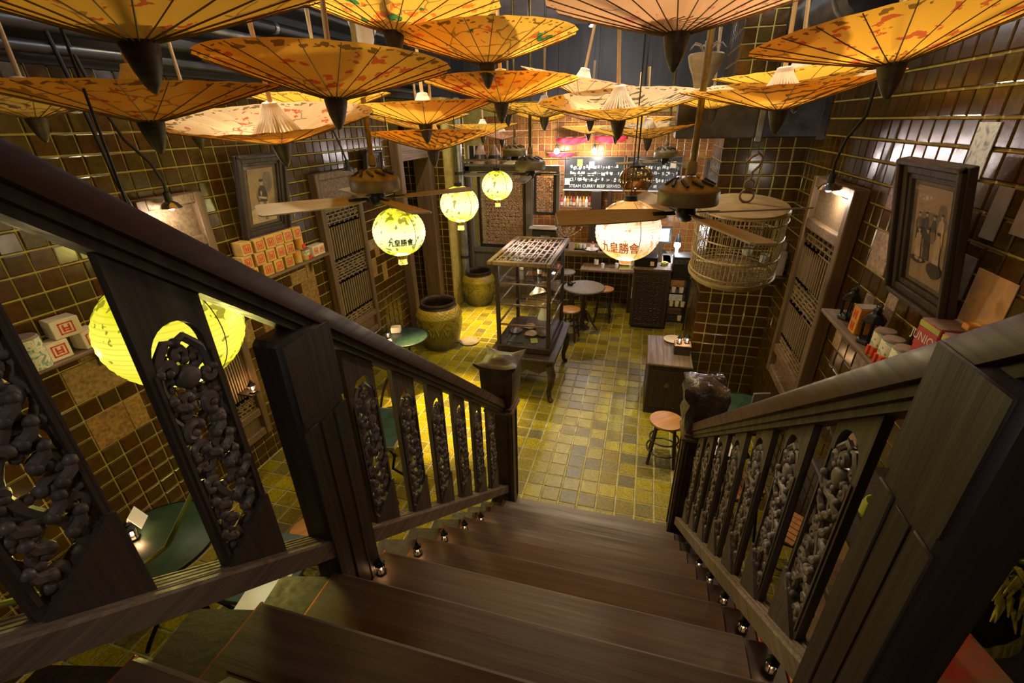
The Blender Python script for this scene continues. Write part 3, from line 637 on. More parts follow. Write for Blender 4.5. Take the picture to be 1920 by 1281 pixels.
UMB = [
 (-1.4, 1.17, 3.42, 'paper_blossom', 'huge tan parasol with red plum blossom branch cut off by the top left corner', (r_(3), r_(2)), .4, 1),
 (-1.81, 1.46, 3.23, 'paper_blossom', 'wide tan parasol with red blossoms hanging lowest at the left above the handrail', (r_(2), r_(2)), 2.1, 1),
 (-1.26, 1.84, 3.3, 'paper_blossom', 'amber parasol with scripted rim and red flowers hanging left of the top centre', (r_(-3), r_(1)), 3.3, 1),
 (-1.24, 2.37, 3.6, 'paper_phoenix', 'red and green phoenix parasol cut by the top edge of the photo', (r_(-2), r_(3)), .9, 1),
 (-0.87, 2.66, 3.48, 'paper_phoenix', 'brightest glowing parasol with green and red bird and dark dotted rim', (r_(0), r_(-1)), 1.7, 1),
 (0.06, 2.26, 3.5, 'paper_pink', 'pinkish parasol with close ribs at the top edge, right of centre', (r_(-2), r_(0)), .2, 1),
 (0.82, 2.23, 3.36, 'paper_blossom', 'big amber parasol with red flowers tilted against the right tiled wall', (r_(-2), r_(-7)), 2.6, 1),
 (0.6, 2.81, 3.23, 'paper_ink', 'tan parasol with black ink landscape hanging before the tiled pillar', (r_(4), r_(-4)), 1.2, 1),
 (0.81, 3.43, 3.33, 'paper_plain', 'pale parasol showing its lit inside just behind the ink landscape one', (r_(3), r_(-5)), .5, 1),
 (-0.92, 3.07, 3.31, 'paper_blossom', 'amber parasol with red blossoms hanging in the middle below the bright phoenix one', (r_(-1), r_(0)), 4.4, 1),
 (-1.44, 3.05, 3.2, 'paper_plain', 'plain ochre parasol with bold dark ribs hanging low, left of centre', (r_(1), r_(-1)), .7, 1),
 (-0.2, 3.11, 3.2, 'paper_ink', 'dark landscape parasol hanging low in the centre, its lit white inside showing', (r_(9), r_(-1)), 2.0, 1),
 (-0.55, 3.9, 3.37, 'paper_pink', 'strongly tilted pale parasol with dotted rim behind the bright phoenix one', (r_(3), r_(11)), 1.1, 1),
 (-1.78, 2.08, 3.13, 'paper_blossom', 'parasol with brilliantly lit white inside and white strut cone above the portrait', (r_(9), r_(3)), 5.2, 1),
 (-2.25, 3.13, 3.28, 'paper_plain', 'glowing orange parasol half hidden behind the brilliantly lit one', (r_(1), r_(0)), 1.9, 0),
 (-1.58, 3.44, 3.02, 'paper_ink', 'lowest ochre parasol, over the yellow lantern and fan at left', (r_(-3), r_(-1)), 2.9, 0),
 (-3.05, 1.85, 3.27, 'paper_ink', 'orange lit parasol with bamboo print at the far left edge', (r_(1), r_(0)), 3.7, 0),
 (0.5, 4.86, 3.27, 'paper_plain', 'small amber parasol under the dark air duct', (r_(0), r_(-2)), .3, 0),
 (-0.03, 5.1, 3.03, 'paper_ink', 'dull ochre parasol hanging over the brass-capped glass lamp', (r_(3), r_(-2)), 1.3, 0),
 (-2.1, 4.3, 3.16, 'paper_blossom', 'orange parasol peeping out under the plain ochre one', (r_(2), r_(1)), .8, 0),
 (-1.56, 5.45, 3.28, 'paper_ink', 'ochre parasol in the far row beside the white strut cone', (r_(2), r_(0)), 1.8, 0),
 (-2.22, 6.49, 3.07, 'paper_plain', 'far olive parasol over the second glazed jar', (r_(0), r_(0)), 2.8, 0),
 (-0.71, 6.03, 3.2, 'paper_pink', 'brownish parasol in the far row over the round bar table', (r_(0), r_(1)), .5, 0),
 (-1.54, 7.38, 3.2, 'paper_blossom', 'far bright orange parasol in front of the red valance', (r_(0), r_(0)), 1.5, 0),
 (-0.53, 7.9, 2.98, 'paper_plain', 'far dark parasol over the blackboards', (r_(0), r_(0)), 2.4, 0),
 (-2.3, 7.66, 2.96, 'paper_pink', 'far pale pink parasol over the carved screen', (r_(0), r_(0)), 3.1, 0),
 (-1.0, 4.75, 3.24, 'paper_ink', 'ochre parasol low behind the dark landscape one, left of it', (r_(2), r_(0)), 1.1, 0),
 (-.2, 6.75, 3.12, 'paper_plain', 'flat tan parasol in the far middle before the blackboards', (r_(1), r_(2)), 2.2, 0),
 (-1.05, 8.7, 3.0, 'paper_blossom', 'farthest small parasol close to the two bare bulbs', (r_(0), r_(0)), .4, 0),
 (-2.95, 2.68, 3.19, 'paper_blossom', 'small strip of blossom parasol between the lowest left parasol and the tiles', (r_(0), r_(0)), 4.0, 0),
]
for i, (x, y, z, k, lab, ti, rz, nr) in enumerate(UMB): umbrella(x, y, z, k, lab, ti, rz, nr, {0: 1.1, 3: 1.08, 5: 1.14}.get(i, 1.0), lean=(R_.gauss(0, .02), R_.gauss(0, .02)))

# ------------------------------------------------------------------ silk lanterns
BOLD = [(0, 0), (.0018, .001), (-.0018, -.001), (.001, -.0018)]
def lantern(x, y, z, d, key, label, cap='brass', watt=6, col=(1, .85, .2), text=None, tcol='red', face=None, flat=.92, tail=True, tsize=.075, tdz=-.03, cord_col='rubber', tsx=.8):
    t = thing('paper_lantern', label, 'lantern', (x, y, z), 0, None); R = d / 2; m = 20; g = G(False)
    prof = []
    for j in range(m * 2 + 1):
        a = -PI / 2 * .88 + PI * .88 * j / (2 * m); rr = R * math.cos(a) * (1.0 if j % 2 else .985); prof.append((rr, R * flat * math.sin(a)))
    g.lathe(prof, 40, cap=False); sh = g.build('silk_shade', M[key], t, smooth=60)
    zc = R * flat * math.sin(PI / 2 * .88); rc = R * math.cos(PI / 2 * .88)
    G().lathe([(rc * 1.05, zc - .005), (rc * 1.12, zc), (rc * 1.0, zc + .03), (rc * .3, zc + .035)], 24).build('top_cap', M['iron'], t)
    G().lathe([(rc * .3, -zc - .035), (rc * 1.0, -zc - .03), (rc * 1.12, -zc), (rc * 1.05, -zc + .005)], 24).build('bottom_ring', M[cap], t)
    if tail:
        fr = G()
        for k in range(18): a = 2 * PI * k / 18; fr.tube([(rc * .8 * math.cos(a), rc * .8 * math.sin(a), -zc - .03), (rc * .85 * math.cos(a), rc * .85 * math.sin(a), -zc - .075)], .004, 4)
        tag(fr.build('fringe', M['paper'], t), kind='stuff')
    seam = [(R * 1.002 * math.cos(a), 0, R * flat * math.sin(a)) for a in [-1.3 + 2.6 * i / 20 for i in range(21)]]
    fa = math.atan2(EYE.y - y, EYE.x - x) if face is None else face
    for da in (.62, 2.7, 4.4): put('seam_rib', G().tube(seam, .0022, 4).mesh('seam_rib', M['rib']), t, None, (0, 0, fa + da))
    G().tube([(0, 0, zc + .03), (0, 0, ZC - z)], .004, 6).build('cord', M[cord_col], t)
    if text:
        vs, fs = text_geo(text, tsize, 0); out = []
        for a, b, c in [(p[0] * tsx + q0, p[1] + q1, 0) for q0, q1 in BOLD for p in vs]:
            la = (b + tdz) / (R * flat); lo = fa + a / (R * max(.3, math.cos(la))); q = R * 1.006
            out.append((q * math.cos(la) * math.cos(lo), q * math.cos(la) * math.sin(lo), q * flat * math.sin(la)))
        tag(G(False).add(out, [tuple(i + k * len(vs) for i in f) for k in range(len(BOLD)) for f in fs]).build('painted_characters', M[tcol], t, smooth=0), kind='stuff')
    point(x, y, z - R * flat - .1, watt, col, .08)
    return t
M['char_red'] = emit('glowing_red_brown_ink', (.48, .13, .012), .55); M['char_dk'] = pm('dark_olive_ink', (.10, .10, .01), (.05, .05, .01), 20, .7, bump=0)  # red ink also emits, standing in for lantern light through it
lantern(-1.60, 1.12, 2.555, .455, 'lantern_g', 'large yellow lantern glowing behind the carved left balusters', watt=14, text='勝會', tcol='char_dk', tsize=.09, tail=False)
lantern(-1.82, 3.20, 2.455, .405, 'lantern_y', 'yellow lantern with dark painted characters under the left ceiling fan', watt=16, text='九皇勝會', tcol='char_dk', tsize=.06, tdz=-.05)
lantern(-1.67, 4.11, 2.525, .36, 'lantern_y', 'round yellow lantern hanging in front of the drain pipe', watt=14)
lantern(-1.67, 5.31, 2.55, .36, 'lantern_y', 'farthest yellow lantern, partly behind a fan blade by carved screen', watt=14)
lantern(-.09, 3.28, 2.51, .45, 'lantern_w', 'white and orange lantern with red characters in front of the bar', watt=14, col=(1, .8, .5), text='九皇勝會', tcol='char_red', tsize=.092, tdz=-.085, tsx=.72, face=math.atan2(-3.25, .09) - .24, tail=False, cap='paper')

# ------------------------------------------------------------------ ceiling fans
gb = G(); bw = [(.13, -.028), (.2, -.05), (.5, -.062), (.78, -.066), (.80, -.05), (.80, .05), (.78, .066), (.5, .062), (.2, .05), (.13, .028)]
gb.prism(bw, 'z', -.005, .005); mblade = gb.mesh('blade', M['blade'], 30)
marm = G().box((.14, 0, .006), (.14, .03, .008), .002).mesh('blade_arm', M['iron'])
def fan(x, y, z, ph, label, pitch=(-5, -5, -8, -3), s=1.0, rod='brass'):
    t = thing('ceiling_fan', label, 'fan', (x, y, z), 0, None); t.scale = (s, s, s)
    g = G().lathe([(.02, .125), (.05, .112), (.12, .085), (.155, .066), (.168, .058), (.175, .05), (.176, .044), (.176, -.024), (.17, -.032), (.05, -.036)], 32); mo = g.build('motor_housing', M['fanmotor'], t)
    g = G()
    for k in range(10):
        a = 2 * PI * k / 10; Mx = Matrix.Rotation(a, 4, 'Z') @ Matrix.Translation((.115, 0, .096)) @ Matrix.Rotation(.5, 4, 'Y') @ Matrix.Rotation(.7, 4, 'Z')
        g.box((0, 0, 0), (.075, .016, .012), 0, Mx)
    g.build('vent_slots', M['black'], mo)
    G().lathe([(.05, -.04), (.06, -.06), (.055, -.1), (.035, -.13), (.01, -.14)], 20).build('switch_cap', M['iron'], t)
    G().tube([(0, 0, .13), (0, 0, .4), (0, 0, (ZC - z) / s)], .018, 10).build('down_rod', M[rod], t)
    G().lathe([(.018, .13), (.03, .14), (.026, .2), (.018, .21)], 14).build('rod_collar', M['fanmotor'], t)
    for k in range(4):
        b = put('blade', mblade, t, (0, 0, -.088), (r_(pitch[k]), 0, ph + k * PI / 2)); put('blade_arm', marm, b)
    return t
fan(-1.89, 3.07, 2.81, r_(50), 'bronze ceiling fan with tan blades above the left yellow lantern', (4, -5, -26, -3))
fan(.25, 3.02, 2.77, r_(22), 'bronze ceiling fan with pierced housing nearest the birdcage', (-10, -22, -30, -2))
fan(-1.32, 5.50, 2.74, r_(5), 'olive-lit ceiling fan with long blades in front of the bar')
fan(-1.90, 6.96, 2.80, r_(8), 'small far ceiling fan over the doorway side')
fan(.24, 7.71, 2.72, r_(30), 'far dark ceiling fan in front of the right blackboard')

# ------------------------------------------------------------------ lattice door panels on the walls
def lattice_panel(loc, rz, wid, z0, z1, label):
    """stands against a wall; local x across, -y out of the wall"""
    t = thing('lattice_door', label, 'panel', loc, rz); D = .10; h = wid / 2
    for s in (-1, 1): G().box((s * (h - .04), -D / 2, (z0 + z1) / 2), (.08, D, z1 - z0), .008).build('stile', M['old'], t)
    for z in (z1 - .04, z1 - .38, z0 + .28, z0 + .05): G().box((0, -D / 2, z), (wid - .15, D * .92, .085), .01).build('cross_rail', M['oldh'], t)
    G().box((0, -.04, z1 - .21), (wid - .15, .02, .27), .004).build('plain_panel', M['oldh'], t); G().box((0, -.04, z0 + .165), (wid - .15, .02, .17), .004).build('plain_panel', M['oldh'], t)
    a0, a1 = z0 + .32, z1 - .43; iw = wid - .16; g = G()
    G().box((0, -.012, (a0 + a1) / 2), (iw, .012, a1 - a0)).build('backing', M['black'], t)
    H = a1 - a0; nb = 14
    bands = [(0, .10, 'x'), (.10, .40, 'v'), (.40, .60, 'x'), (.60, .88, 'v'), (.88, 1, 'x')]
    for b0, b1, kd in bands:
        y0, y1 = a0 + H * b0, a0 + H * b1
        g.box((0, -.055, y0), (iw, .02, .014)); g.box((0, -.055, y1), (iw, .02, .014))
        for k in range(nb + 1):
            x = -iw / 2 + iw * k / nb
            if kd == 'v': g.box((x, -.055, (y0 + y1) / 2), (.0125, .016, y1 - y0))
        if kd == 'x':
            m_ = max(2, int((y1 - y0) / .035))
            for r in range(1, m_): g.box((0, -.055, y0 + (y1 - y0) * r / m_), (iw, .014, .011))
            for r in range(m_):
                for k in range(nb):
                    if (k + r) % 2: g.box((-iw / 2 + iw * (k + .5) / nb, -.055, y0 + (y1 - y0) * (r + .5) / m_), (.011, .014, (y1 - y0) / m_))
            for k in range(6): 
                zc = (y0 + y1) / 2; cx = -iw / 2 + iw * (k + .5) / 6
                g.tube([(cx + .026 * math.cos(q * PI / 4), -.055, zc + .022 * math.sin(q * PI / 4)) for q in range(8)], .006, 4, True)
    tag(g.build('lattice', M['lattice'], t), kind='stuff'); return t
lattice_panel((XL + .013, 2.80, 0), PI / 2, .56, .35, 2.75, 'brown lattice door panel on the left wall behind the handrail, lit by a lamp')
lattice_panel((XL + .013, 4.93, 0), PI / 2, .84, .55, 2.74, 'wide brown lattice door panel on the left wall behind the near ceiling fan')
lattice_panel((XR - .013, 4.24, 0), -PI / 2, .92, .85, 2.74, 'tall lattice door panel on the right wall behind the birdcage')

def wall_lamp(x, y, z, nx, label, cab, on=True):
    """bare bulb in a chrome dish hanging on a black cable"""
    t = thing('wall_lamp', label, 'lamp', (x, y, z)); G().tube([Vector(p) - Vector((x, y, z)) for p in cab], .011, 8).build('cable', M['rubber'], t)
    G().lathe([(.012, .12), (.024, .11), (.026, .05), (.02, .045)], 12).build('socket', M['rubber'], t)
    G().lathe([(.022, .05), (.05, .035), (.075, 0), (.072, -.002), (.048, .03), (.02, .045)], 24, cap=False).build('reflector', M['chrome'], t)
    if on: G().ball((0, 0, .005), .024, 12, 8).build('bulb', M['bulb'], t); point(x, y, z - .06, 7, (1, .88, .7), .03)
    return t
wall_lamp(-3.42, 2.70, 2.68, 1, 'bare bulb with chrome dish lighting the lattice panel behind the handrail', [(-3.5, 2.45, 3.75), (-3.5, 2.52, 3.35), (-3.47, 2.57, 3.15), (-3.40, 2.64, 3.0), (-3.40, 2.69, 2.86), (-3.42, 2.70, 2.78)])
tag(G().tube([(-3.48, 2.34, 3.8), (-3.5, 2.40, 3.4), (-3.52, 2.45, 2.9), (-3.5, 2.5, 2.6)], .012, 8).build('power_cable', M['rubber']), 'loose black cable hanging beside the left wall lamp', 'cable')
wall_lamp(-3.40, 4.98, 2.74, 1, 'unlit black socket lamp above the wide left lattice panel', [(-3.4, 4.6, 3.7), (-3.4, 4.75, 3.3), (-3.39, 4.9, 3.0), (-3.40, 4.98, 2.84)], False)
wall_lamp(1.33, 4.10, 2.70, -1, 'bare bulb with chrome dish lighting the right lattice panel', [(1.36, 3.82, 4.7), (1.36, 3.86, 3.5), (1.37, 3.9, 3.2), (1.33, 4.02, 3.05), (1.32, 4.08, 2.9), (1.33, 4.10, 2.8)])

def photo_frame(loc, rz, wid, hgt, lean, label, pic):
    """leans forward from the wall at the top; local x across, -y out, z up from its lower edge"""
    t = thing('picture_frame', label, 'picture', loc, 0, None, (lean, 0, 0)); t.rotation_euler = (Matrix.Rotation(rz, 3, 'Z') @ Matrix.Rotation(lean, 3, 'X')).to_euler()
    h = wid / 2; fw = .07; f = G()
    for s in (-1, 1):
        f.box((s * (h - fw / 2), -.02, hgt / 2), (fw, .04, hgt), .006); f.box((s * (h - fw - .012), -.012, hgt / 2), (.03, .03, hgt - 2 * fw), .004)
        f.box((0, -.02, hgt / 2 + s * (hgt / 2 - fw / 2)), (wid - fw * 2 + .004, .04, fw), .006); f.box((0, -.012, hgt / 2 + s * (hgt / 2 - fw - .012)), (wid - 2 * fw, .03, .03), .004)
        f.box((s * (h - .015), -.05, hgt / 2), (.03, .03, hgt), .008); f.box((0, -.05, hgt / 2 + s * (hgt / 2 - .015)), (wid, .03, .03), .008)
    f.build('frame', M['dkwood'], t); G().box((0, -.004, hgt / 2), (wid - .1, .006, hgt - .1)).build('mount', M['mount'], t)
    pw, ph = wid * .52, hgt * .66; z0 = (hgt - ph) / 2
    p = G().box((0, -.009, hgt / 2), (pw, .003, ph)).build('photograph', M['photo'], t)
    def blob(cx, cz, rx, rz_, m, y=-.0115, nm='photo_tone'):
        G(False).add([(pw * cx + pw * rx * math.cos(a), y, z0 + ph * cz + ph * rz_ * math.sin(a) * (1 + .12 * math.sin(3 * a))) for a in [2 * PI * k / 14 for k in range(14)]], [tuple(range(14))]).build(nm, m, p, smooth=0)
    dk, lt, md = M['photo_dk'], M['photo_lt'], M['photo_mid']
    def poly(pts, m, y): G(False).add([(pw * a, y, z0 + ph * b) for a, b in pts], [tuple(range(len(pts)))]).build('photo_tone', m, p, smooth=0)
    def person(cx, cz, k, coat, legs, y, hat=None):
        poly([(cx - .09 * k, cz - .02 * k), (cx + .09 * k, cz - .02 * k), (cx + .085 * k, cz + .13 * k), (cx + .03 * k, cz + .155 * k), (cx - .03 * k, cz + .155 * k), (cx - .085 * k, cz + .13 * k)], coat, y)
        poly([(cx - .11 * k, cz - .16 * k), (cx + .11 * k, cz - .16 * k), (cx + .085 * k, cz), (cx - .085 * k, cz)], legs, y - .0003)
        poly([(cx - .085 * k, cz + .12 * k), (cx - .06 * k, cz + .13 * k), (cx - .10 * k, cz - .03 * k), (cx - .135 * k, cz - .02 * k)], coat, y - .0005)
        blob(cx, cz + .19 * k, .045 * k, .03 * k, lt, y - .0006); blob(cx, cz + .212 * k, .048 * k, .016 * k, hat or dk, y - .0009)
    if pic == 'group':
        blob(.05, .66, .46, .10, md, -.0112); blob(.30, .74, .12, .13, md, -.0113); blob(-.25, .60, .2, .08, dk, -.0114)
        for cx, cz, k, c_, l_, y in [(-.34, .56, .75, md, dk, -.0118), (-.12, .58, .75, dk, dk, -.0121), (.12, .57, .75, dk, md, -.0124), (.33, .58, .85, lt, lt, -.0127), (-.28, .38, .9, lt, lt, -.0136), (-.02, .40, .9, dk, dk, -.0142), (.30, .36, 1.0, lt, lt, -.0148)]: person(cx, cz, k, c_, l_, y)
        blob(.28, .19, .22, .08, dk, -.0165); blob(-.26, .23, .24, .035, dk, -.0165); blob(-.26, .245, .07, .02, lt, -.0168); blob(-.12, .24, .05, .018, lt, -.0168)
    else:
        poly([(-.5, 0), (.5, 0), (.5, .3), (.1, .36), (-.5, .26)], lt, -.0112); blob(.25, .75, .2, .2, md, -.0112)
        poly([(-.10, .03), (.0, .03), (.03, .42), (-.13, .44)], lt, -.0118); poly([(.02, .03), (.14, .03), (.14, .42), (.0, .42)], md, -.0120); poly([(.16, .1), (.24, .08), (.2, .45), (.12, .44)], lt, -.0121)
        poly([(-.19, .40), (.18, .38), (.20, .52), (.12, .66), (.03, .69), (-.06, .69), (-.16, .62), (-.22, .5)], dk, -.0124); poly([(-.2, .47), (.16, .42), (.17, .46), (-.19, .51)], lt, -.0127)
        poly([(-.16, .62), (-.24, .48), (-.12, .40), (-.1, .44), (-.18, .5)], md, -.0129); blob(-.01, .74, .07, .042, lt, -.0130); blob(-.01, .785, .085, .03, dk, -.0133); blob(-.05, .55, .03, .05, lt, -.0133)
    G().box((0, -.02, hgt / 2), (wid - .12, .002, hgt - .12)).build('pane', M['glass'], t)
    return t
photo_frame((XL + .05, 3.70, 2.26), PI / 2, .60, .75, .17, 'dark framed sepia portrait leaning out from the left wall', 'one')
photo_frame((XR - .05, 2.71, 2.30), -PI / 2, .58, .72, .20, 'dark framed sepia group photograph leaning out from the right wall', 'group')
photo_frame((XL + .03, 5.75, 2.3), PI / 2, .42, .62, .1, 'small pale framed print at the far end of left wall', 'one')

# ------------------------------------------------------------------ wall shelves and what stands on them
def shelf(name, x, y0, y1, z, dep, label, sg):
    t = thing('wall_shelf', label, 'shelf', (x, 0, 0)); G().box((sg * dep / 2, (y0 + y1) / 2, z - .015), (dep, y1 - y0, .03), .008).build('board', M['oldh'], t)
    for y in (y0 + .18, y1 - .18): G().prism([(0, z - .03), (sg * dep * .8, z - .03), (sg * dep * .25, z - .09), (0, z - .2)], 'y', y - .015, y + .015).build('bracket', M['old'], t)
    return t
shelf('s', XL + .012, 3.17, 4.44, 1.90, .17, 'wooden shelf packed with tea boxes under the left portrait', 1)
shelf('s', XL + .012, 1.18, 2.14, 1.90, .17, 'wooden shelf near the left edge holding a few tea boxes', 1)
shelf('s', XR - .012, 1.85, 3.50, 1.97, .20, 'dusty wooden shelf on the right wall with lanterns and tins', -1)
def stamp(g, w, h, ox, style):
    """framed stamp: red frame with strokes, drawn on a face in local (x across, z up)"""
    b = .1 * w
    for (x, z, dx, dz) in [(0, h / 2 - b / 2, w, b), (0, -h / 2 + b / 2, w, b), (-w / 2 + b / 2, 0, b, h), (w / 2 - b / 2, 0, b, h), (0, .0, w * .36, b * 1.3), (-w * .2, 0, b * 1.3, h * .62), (w * .2, 0, b * 1.3, h * .62), (0, h * .2 if style else -h * .2, w * .3, b)]:
        g.box((x, ox, z), (dx, .0012, dz))
def tea_box(loc, rz, w, d, h, label, card='boxy', group=None, marks=1, tilt=0):
    t = thing('tea_box', label, 'box', loc, rz, group); G().box((0, 0, h / 2), (w, d, h), .004).build("carton", M[card], t)
    g = G(); 
    for k in range(marks):
        q = G(); s = min(w / marks, h) * .66; stamp(q, s, s * .95, -d / 2 - .0008, k % 2); g.add([(a + (k - (marks - 1) / 2) * w / marks, b, c + h / 2) for a, b, c in q.v], q.f)
    g.build('red_stamp', M['red'], t, smooth=0); return t
ORD2 = ['first', 'second', 'third', 'fourth', 'fifth', 'sixth', 'seventh', 'eighth', 'ninth', 'tenth']
ORD = ['first', 'second', 'third', 'fourth', 'fifth', 'sixth', 'seventh']
bx = XL + .012 + .085; s = .118
rows = [('bottom', [3.34, 3.52, 3.655, 3.82]), ('middle', [3.30, 3.45, 3.585, 3.72, 3.86]), ('top', [3.33, 3.48, 3.615, 3.745, 3.875, 4.01])]
zz = 1.90
for rn, (row, ys) in enumerate(rows):
    for k, y in enumerate(ys): tea_box((bx + R_.uniform(-.006, .012), y, zz + rn * .124), PI / 2 + R_.uniform(-.07, .07), s, s, .122, 'red stamped tea box, %s from stair end, %s row under the portrait' % (ORD[k], row), 'boxy', 'tea boxes under the portrait')
tea_box((bx, 4.30, 1.90), PI / 2, .2, .1, .115, 'wide pale tea box with two red stamps at the far shelf end', 'paper', None, 2)
def tin(loc, rz, r, h, label, body='tin', band='boxy', red=True, group=None):
    t = thing('tea_tin', label, 'tin', loc, rz, group); G().lathe([(r, 0), (r, h), (r * .94, h + .004)], 24).build('body', M[body], t)
    G().lathe([(r * 1.01, 0), (r * 1.01, h * .46)], 24, cap=False).build('yellow_band', M[band], t); G().lathe([(r * .97, h), (r * .97, h + .012), (r * .9, h + .018)], 24).build('lid', M['greycard'], t)
    if red:
        g = G()
        for a in (-1.57, -.9): G().box((r * 1.015 * math.cos(a), r * 1.015 * math.sin(a), h * .24), (.022, .022, h * .4), .002).build('red_panel', M['red'], t)
    return t
tin((bx, 4.12, 1.90), PI / 2, .055, .10, 'small green and white tin at the right end under the portrait')
tin((bx, 4.06, 2.148 - .124), PI / 2, .05, .12, 'orange and red tin stacked by the middle row of tea boxes', 'boxo', 'boxo')
tin((bx, 3.99, 1.90), PI / 2, .05, .122, 'brown low tin below the orange tin', 'boxo', 'boxy', False)
# near left shelf
tea_box((bx, 1.30, 1.90), PI / 2, .13, .12, .13, 'dim tea box at the near end of the left edge shelf')
tea_box((bx, 1.455, 1.90), PI / 2 + .05, .13, .12, .13, 'red and white tea box with dark picture, low on the left edge shelf', 'paper')
tea_box((bx - .01, 1.40, 2.03), PI / 2 - .1, .14, .12, .13, 'tea box with big red frame stacked at the left edge of the photo', 'paper', None, 1, .0)
tea_box((bx, 1.71, 1.90), PI / 2 - .05, .12, .11, .12, 'red stamped box in the middle of the left edge shelf', 'paper')
tea_box((bx, 1.90, 1.90), PI / 2 + .1, .125, .11, .12, 'red stamped box at the far end of the left edge shelf', 'paper')
tea_box((bx, 1.80, 2.022), PI / 2 - .15, .15, .12, .12, 'red stamped box tilted on top of two others, left edge shelf', 'paper', None, 1)
tin((bx + .02, 1.58, 1.90), PI / 2, .075, .19, 'round tin with green landscape print between the stamped boxes', 'tin', 'tin', False)
# right shelf
def storm_lantern(loc, s, label, lit=None, group=None, rz=0, m='iron', dim=False):
    t = thing('candle_lantern', label, 'lantern', loc, rz, group); t.scale = (s, s, s)
    G().lathe([(.045, 0), (.052, .008), (.05, .02), (.04, .026)], 6).build('base', M[m], t)
    g = G()
    for k in range(6): a = PI / 3 * k; g.tube([(.038 * math.cos(a), .038 * math.sin(a), .024), (.044 * math.cos(a), .044 * math.sin(a), .115)], .0045, 5)
    g.build('bars', M[m], t)
    G().lathe([(.05, .112), (.054, .12), (.044, .135), (.026, .155), (.02, .158), (.02, .17), (.024, .173), (.012, .186), (.003, .19)], 6).build('roof', M[m], t)
    G().tube([(.012 * math.cos(a), 0, .198 + .014 * math.sin(a)) for a in [2 * PI * q / 12 for q in range(12)]], .0025, 5, True).build('ring', M[m], t)
    G().lathe([(.036, .026), (.041, .113)], 6, cap=False).build('glass_panes', M['glass'], t)
    if lit:
        G().cyl((0, 0), .014, .024, .05, 10).build('candle', M['paper'], t); G().lathe([(.003, .052), (.011, .066), (.008, .08), (.001, .1)], 10).build('flame', M['ember' if dim else 'candle'], t)
        point(loc[0], loc[1], loc[2] + .075 * s, lit, (1, .55, .25), .02)
    return t
rx = XR - .012 - .10
storm_lantern((rx, 3.320, 1.97), 1.15, 'black candle lantern at the far end of the right shelf, beside the panel')
storm_lantern((rx - .02, 2.930, 1.97), 1.2, 'black candle lantern between the orange box and the tins on the right')
def big_box(loc, rz, w, d, h, label, body, band=None, bandc=None, stripe=None, txt=None, marks=0):
    t = thing('tea_box', label, 'box', loc, rz); G().box((0, 0, h / 2), (w, d, h), .004).build('carton', M[body], t)
    G().box((0, 0, h + .002), (w * .98, d * .98, .004)).build('dusty_top', M['greycard'], t)
    if band: G().box((0, -d / 2 - .001, h * .78), (w * .98, .0025, h * .26)).build('red_band', M[bandc], t)
    if stripe: G().box((0, -d / 2 - .001, h * .95), (w * .98, .003, h * .07)).build('green_stripe', M[stripe], t); G().box((0, -d / 2 - .001, h * .33), (w * .6, .0025, h * .5)).build('pale_panel', M['photo_lt'], t)
    if txt: vs, fs = text_geo(txt, h * .17); tag(G(False).add([(a, -d / 2 - .0035, b + h * .78) for a, b, c in vs], fs).build('white_lettering', M['white'], t, smooth=0), kind='stuff')
    if marks:
        for k in range(marks): q = G(); stamp(q, w * .5, w * .55, -d / 2 - .001, k); G().add([(a, b, c + h * (.27 + .45 * k)) for a, b, c in q.v], q.f).build('red_stamp', M['red'], t, smooth=0)
    return t
big_box((rx, 3.080, 1.97), -PI / 2, .095, .12, .17, 'tall orange tea box with two red marks between the two black lanterns', 'boxo', marks=2)
tin((rx - .03, 2.755, 1.97), -PI / 2, .052, .14, 'yellow tin with mountain print, leftmost of three by the black lantern')
tin((rx - .035, 2.645, 1.97), -PI / 2, .052, .14, 'yellow tin with mountain print, middle one of the three')
tin((rx - .03, 2.535, 1.97), -PI / 2, .052, .14, 'yellow tin with mountain print, third of three and next to the dark boxes')
big_box((rx, 2.420, 1.97), -PI / 2, .085, .11, .13, 'small dark red and blue box between the tins and the red boxes', 'greycard', True, 'redbox')
big_box((rx + .01, 2.36, 1.97), -PI / 2 + .05, .15, .15, .36, 'red box with green stripe and white lettering, farther of two', 'redbox', True, 'redbox', 'limecard', 'JUNIOR')
big_box((rx + .01, 2.18, 1.97), -PI / 2 - .04, .15, .15, .36, 'red box with green stripe and white lettering, nearer of two', 'redbox', True, 'redbox', 'limecard', 'JUNIOR')
tag(G().box((0, 0, 0), (.05, .05, .03), .004).build('small_card_box', M['boxo'], None, (XR - .06, 2.30, 2.351)), 'tiny orange card box on top of the red boxes', 'box')
# papers pasted on the right wall
def poster(y, z, w, h, m, label, x=XR - .016):
    t = G().box((0, 0, 0), (.004, w, h)).build('poster', M[m], None, (x, y, z)); return tag(t, label, 'poster')
poster(2.80, 3.04, .15, .24, 'grey_poster', 'grey ink print stuck to the tiles above the group photograph')
poster(2.52, 2.80, .10, .22, 'greycard', 'small grey-brown print right of the group photograph')
poster(2.35, 2.36, .26, .42, 'map', 'large orange old poster at the right edge of the wall')
poster(2.33, 2.86, .14, .24, 'greycard', 'dim portrait print high at the right edge of the photo')
poster(2.56, 2.5, .10, .20, 'photo_mid', 'narrow dark print between the frame and orange poster')
poster(5.40, 1.86, .16, .3, 'greycard', 'grey-brown print on the wall beside the birdcage', XR - .016)
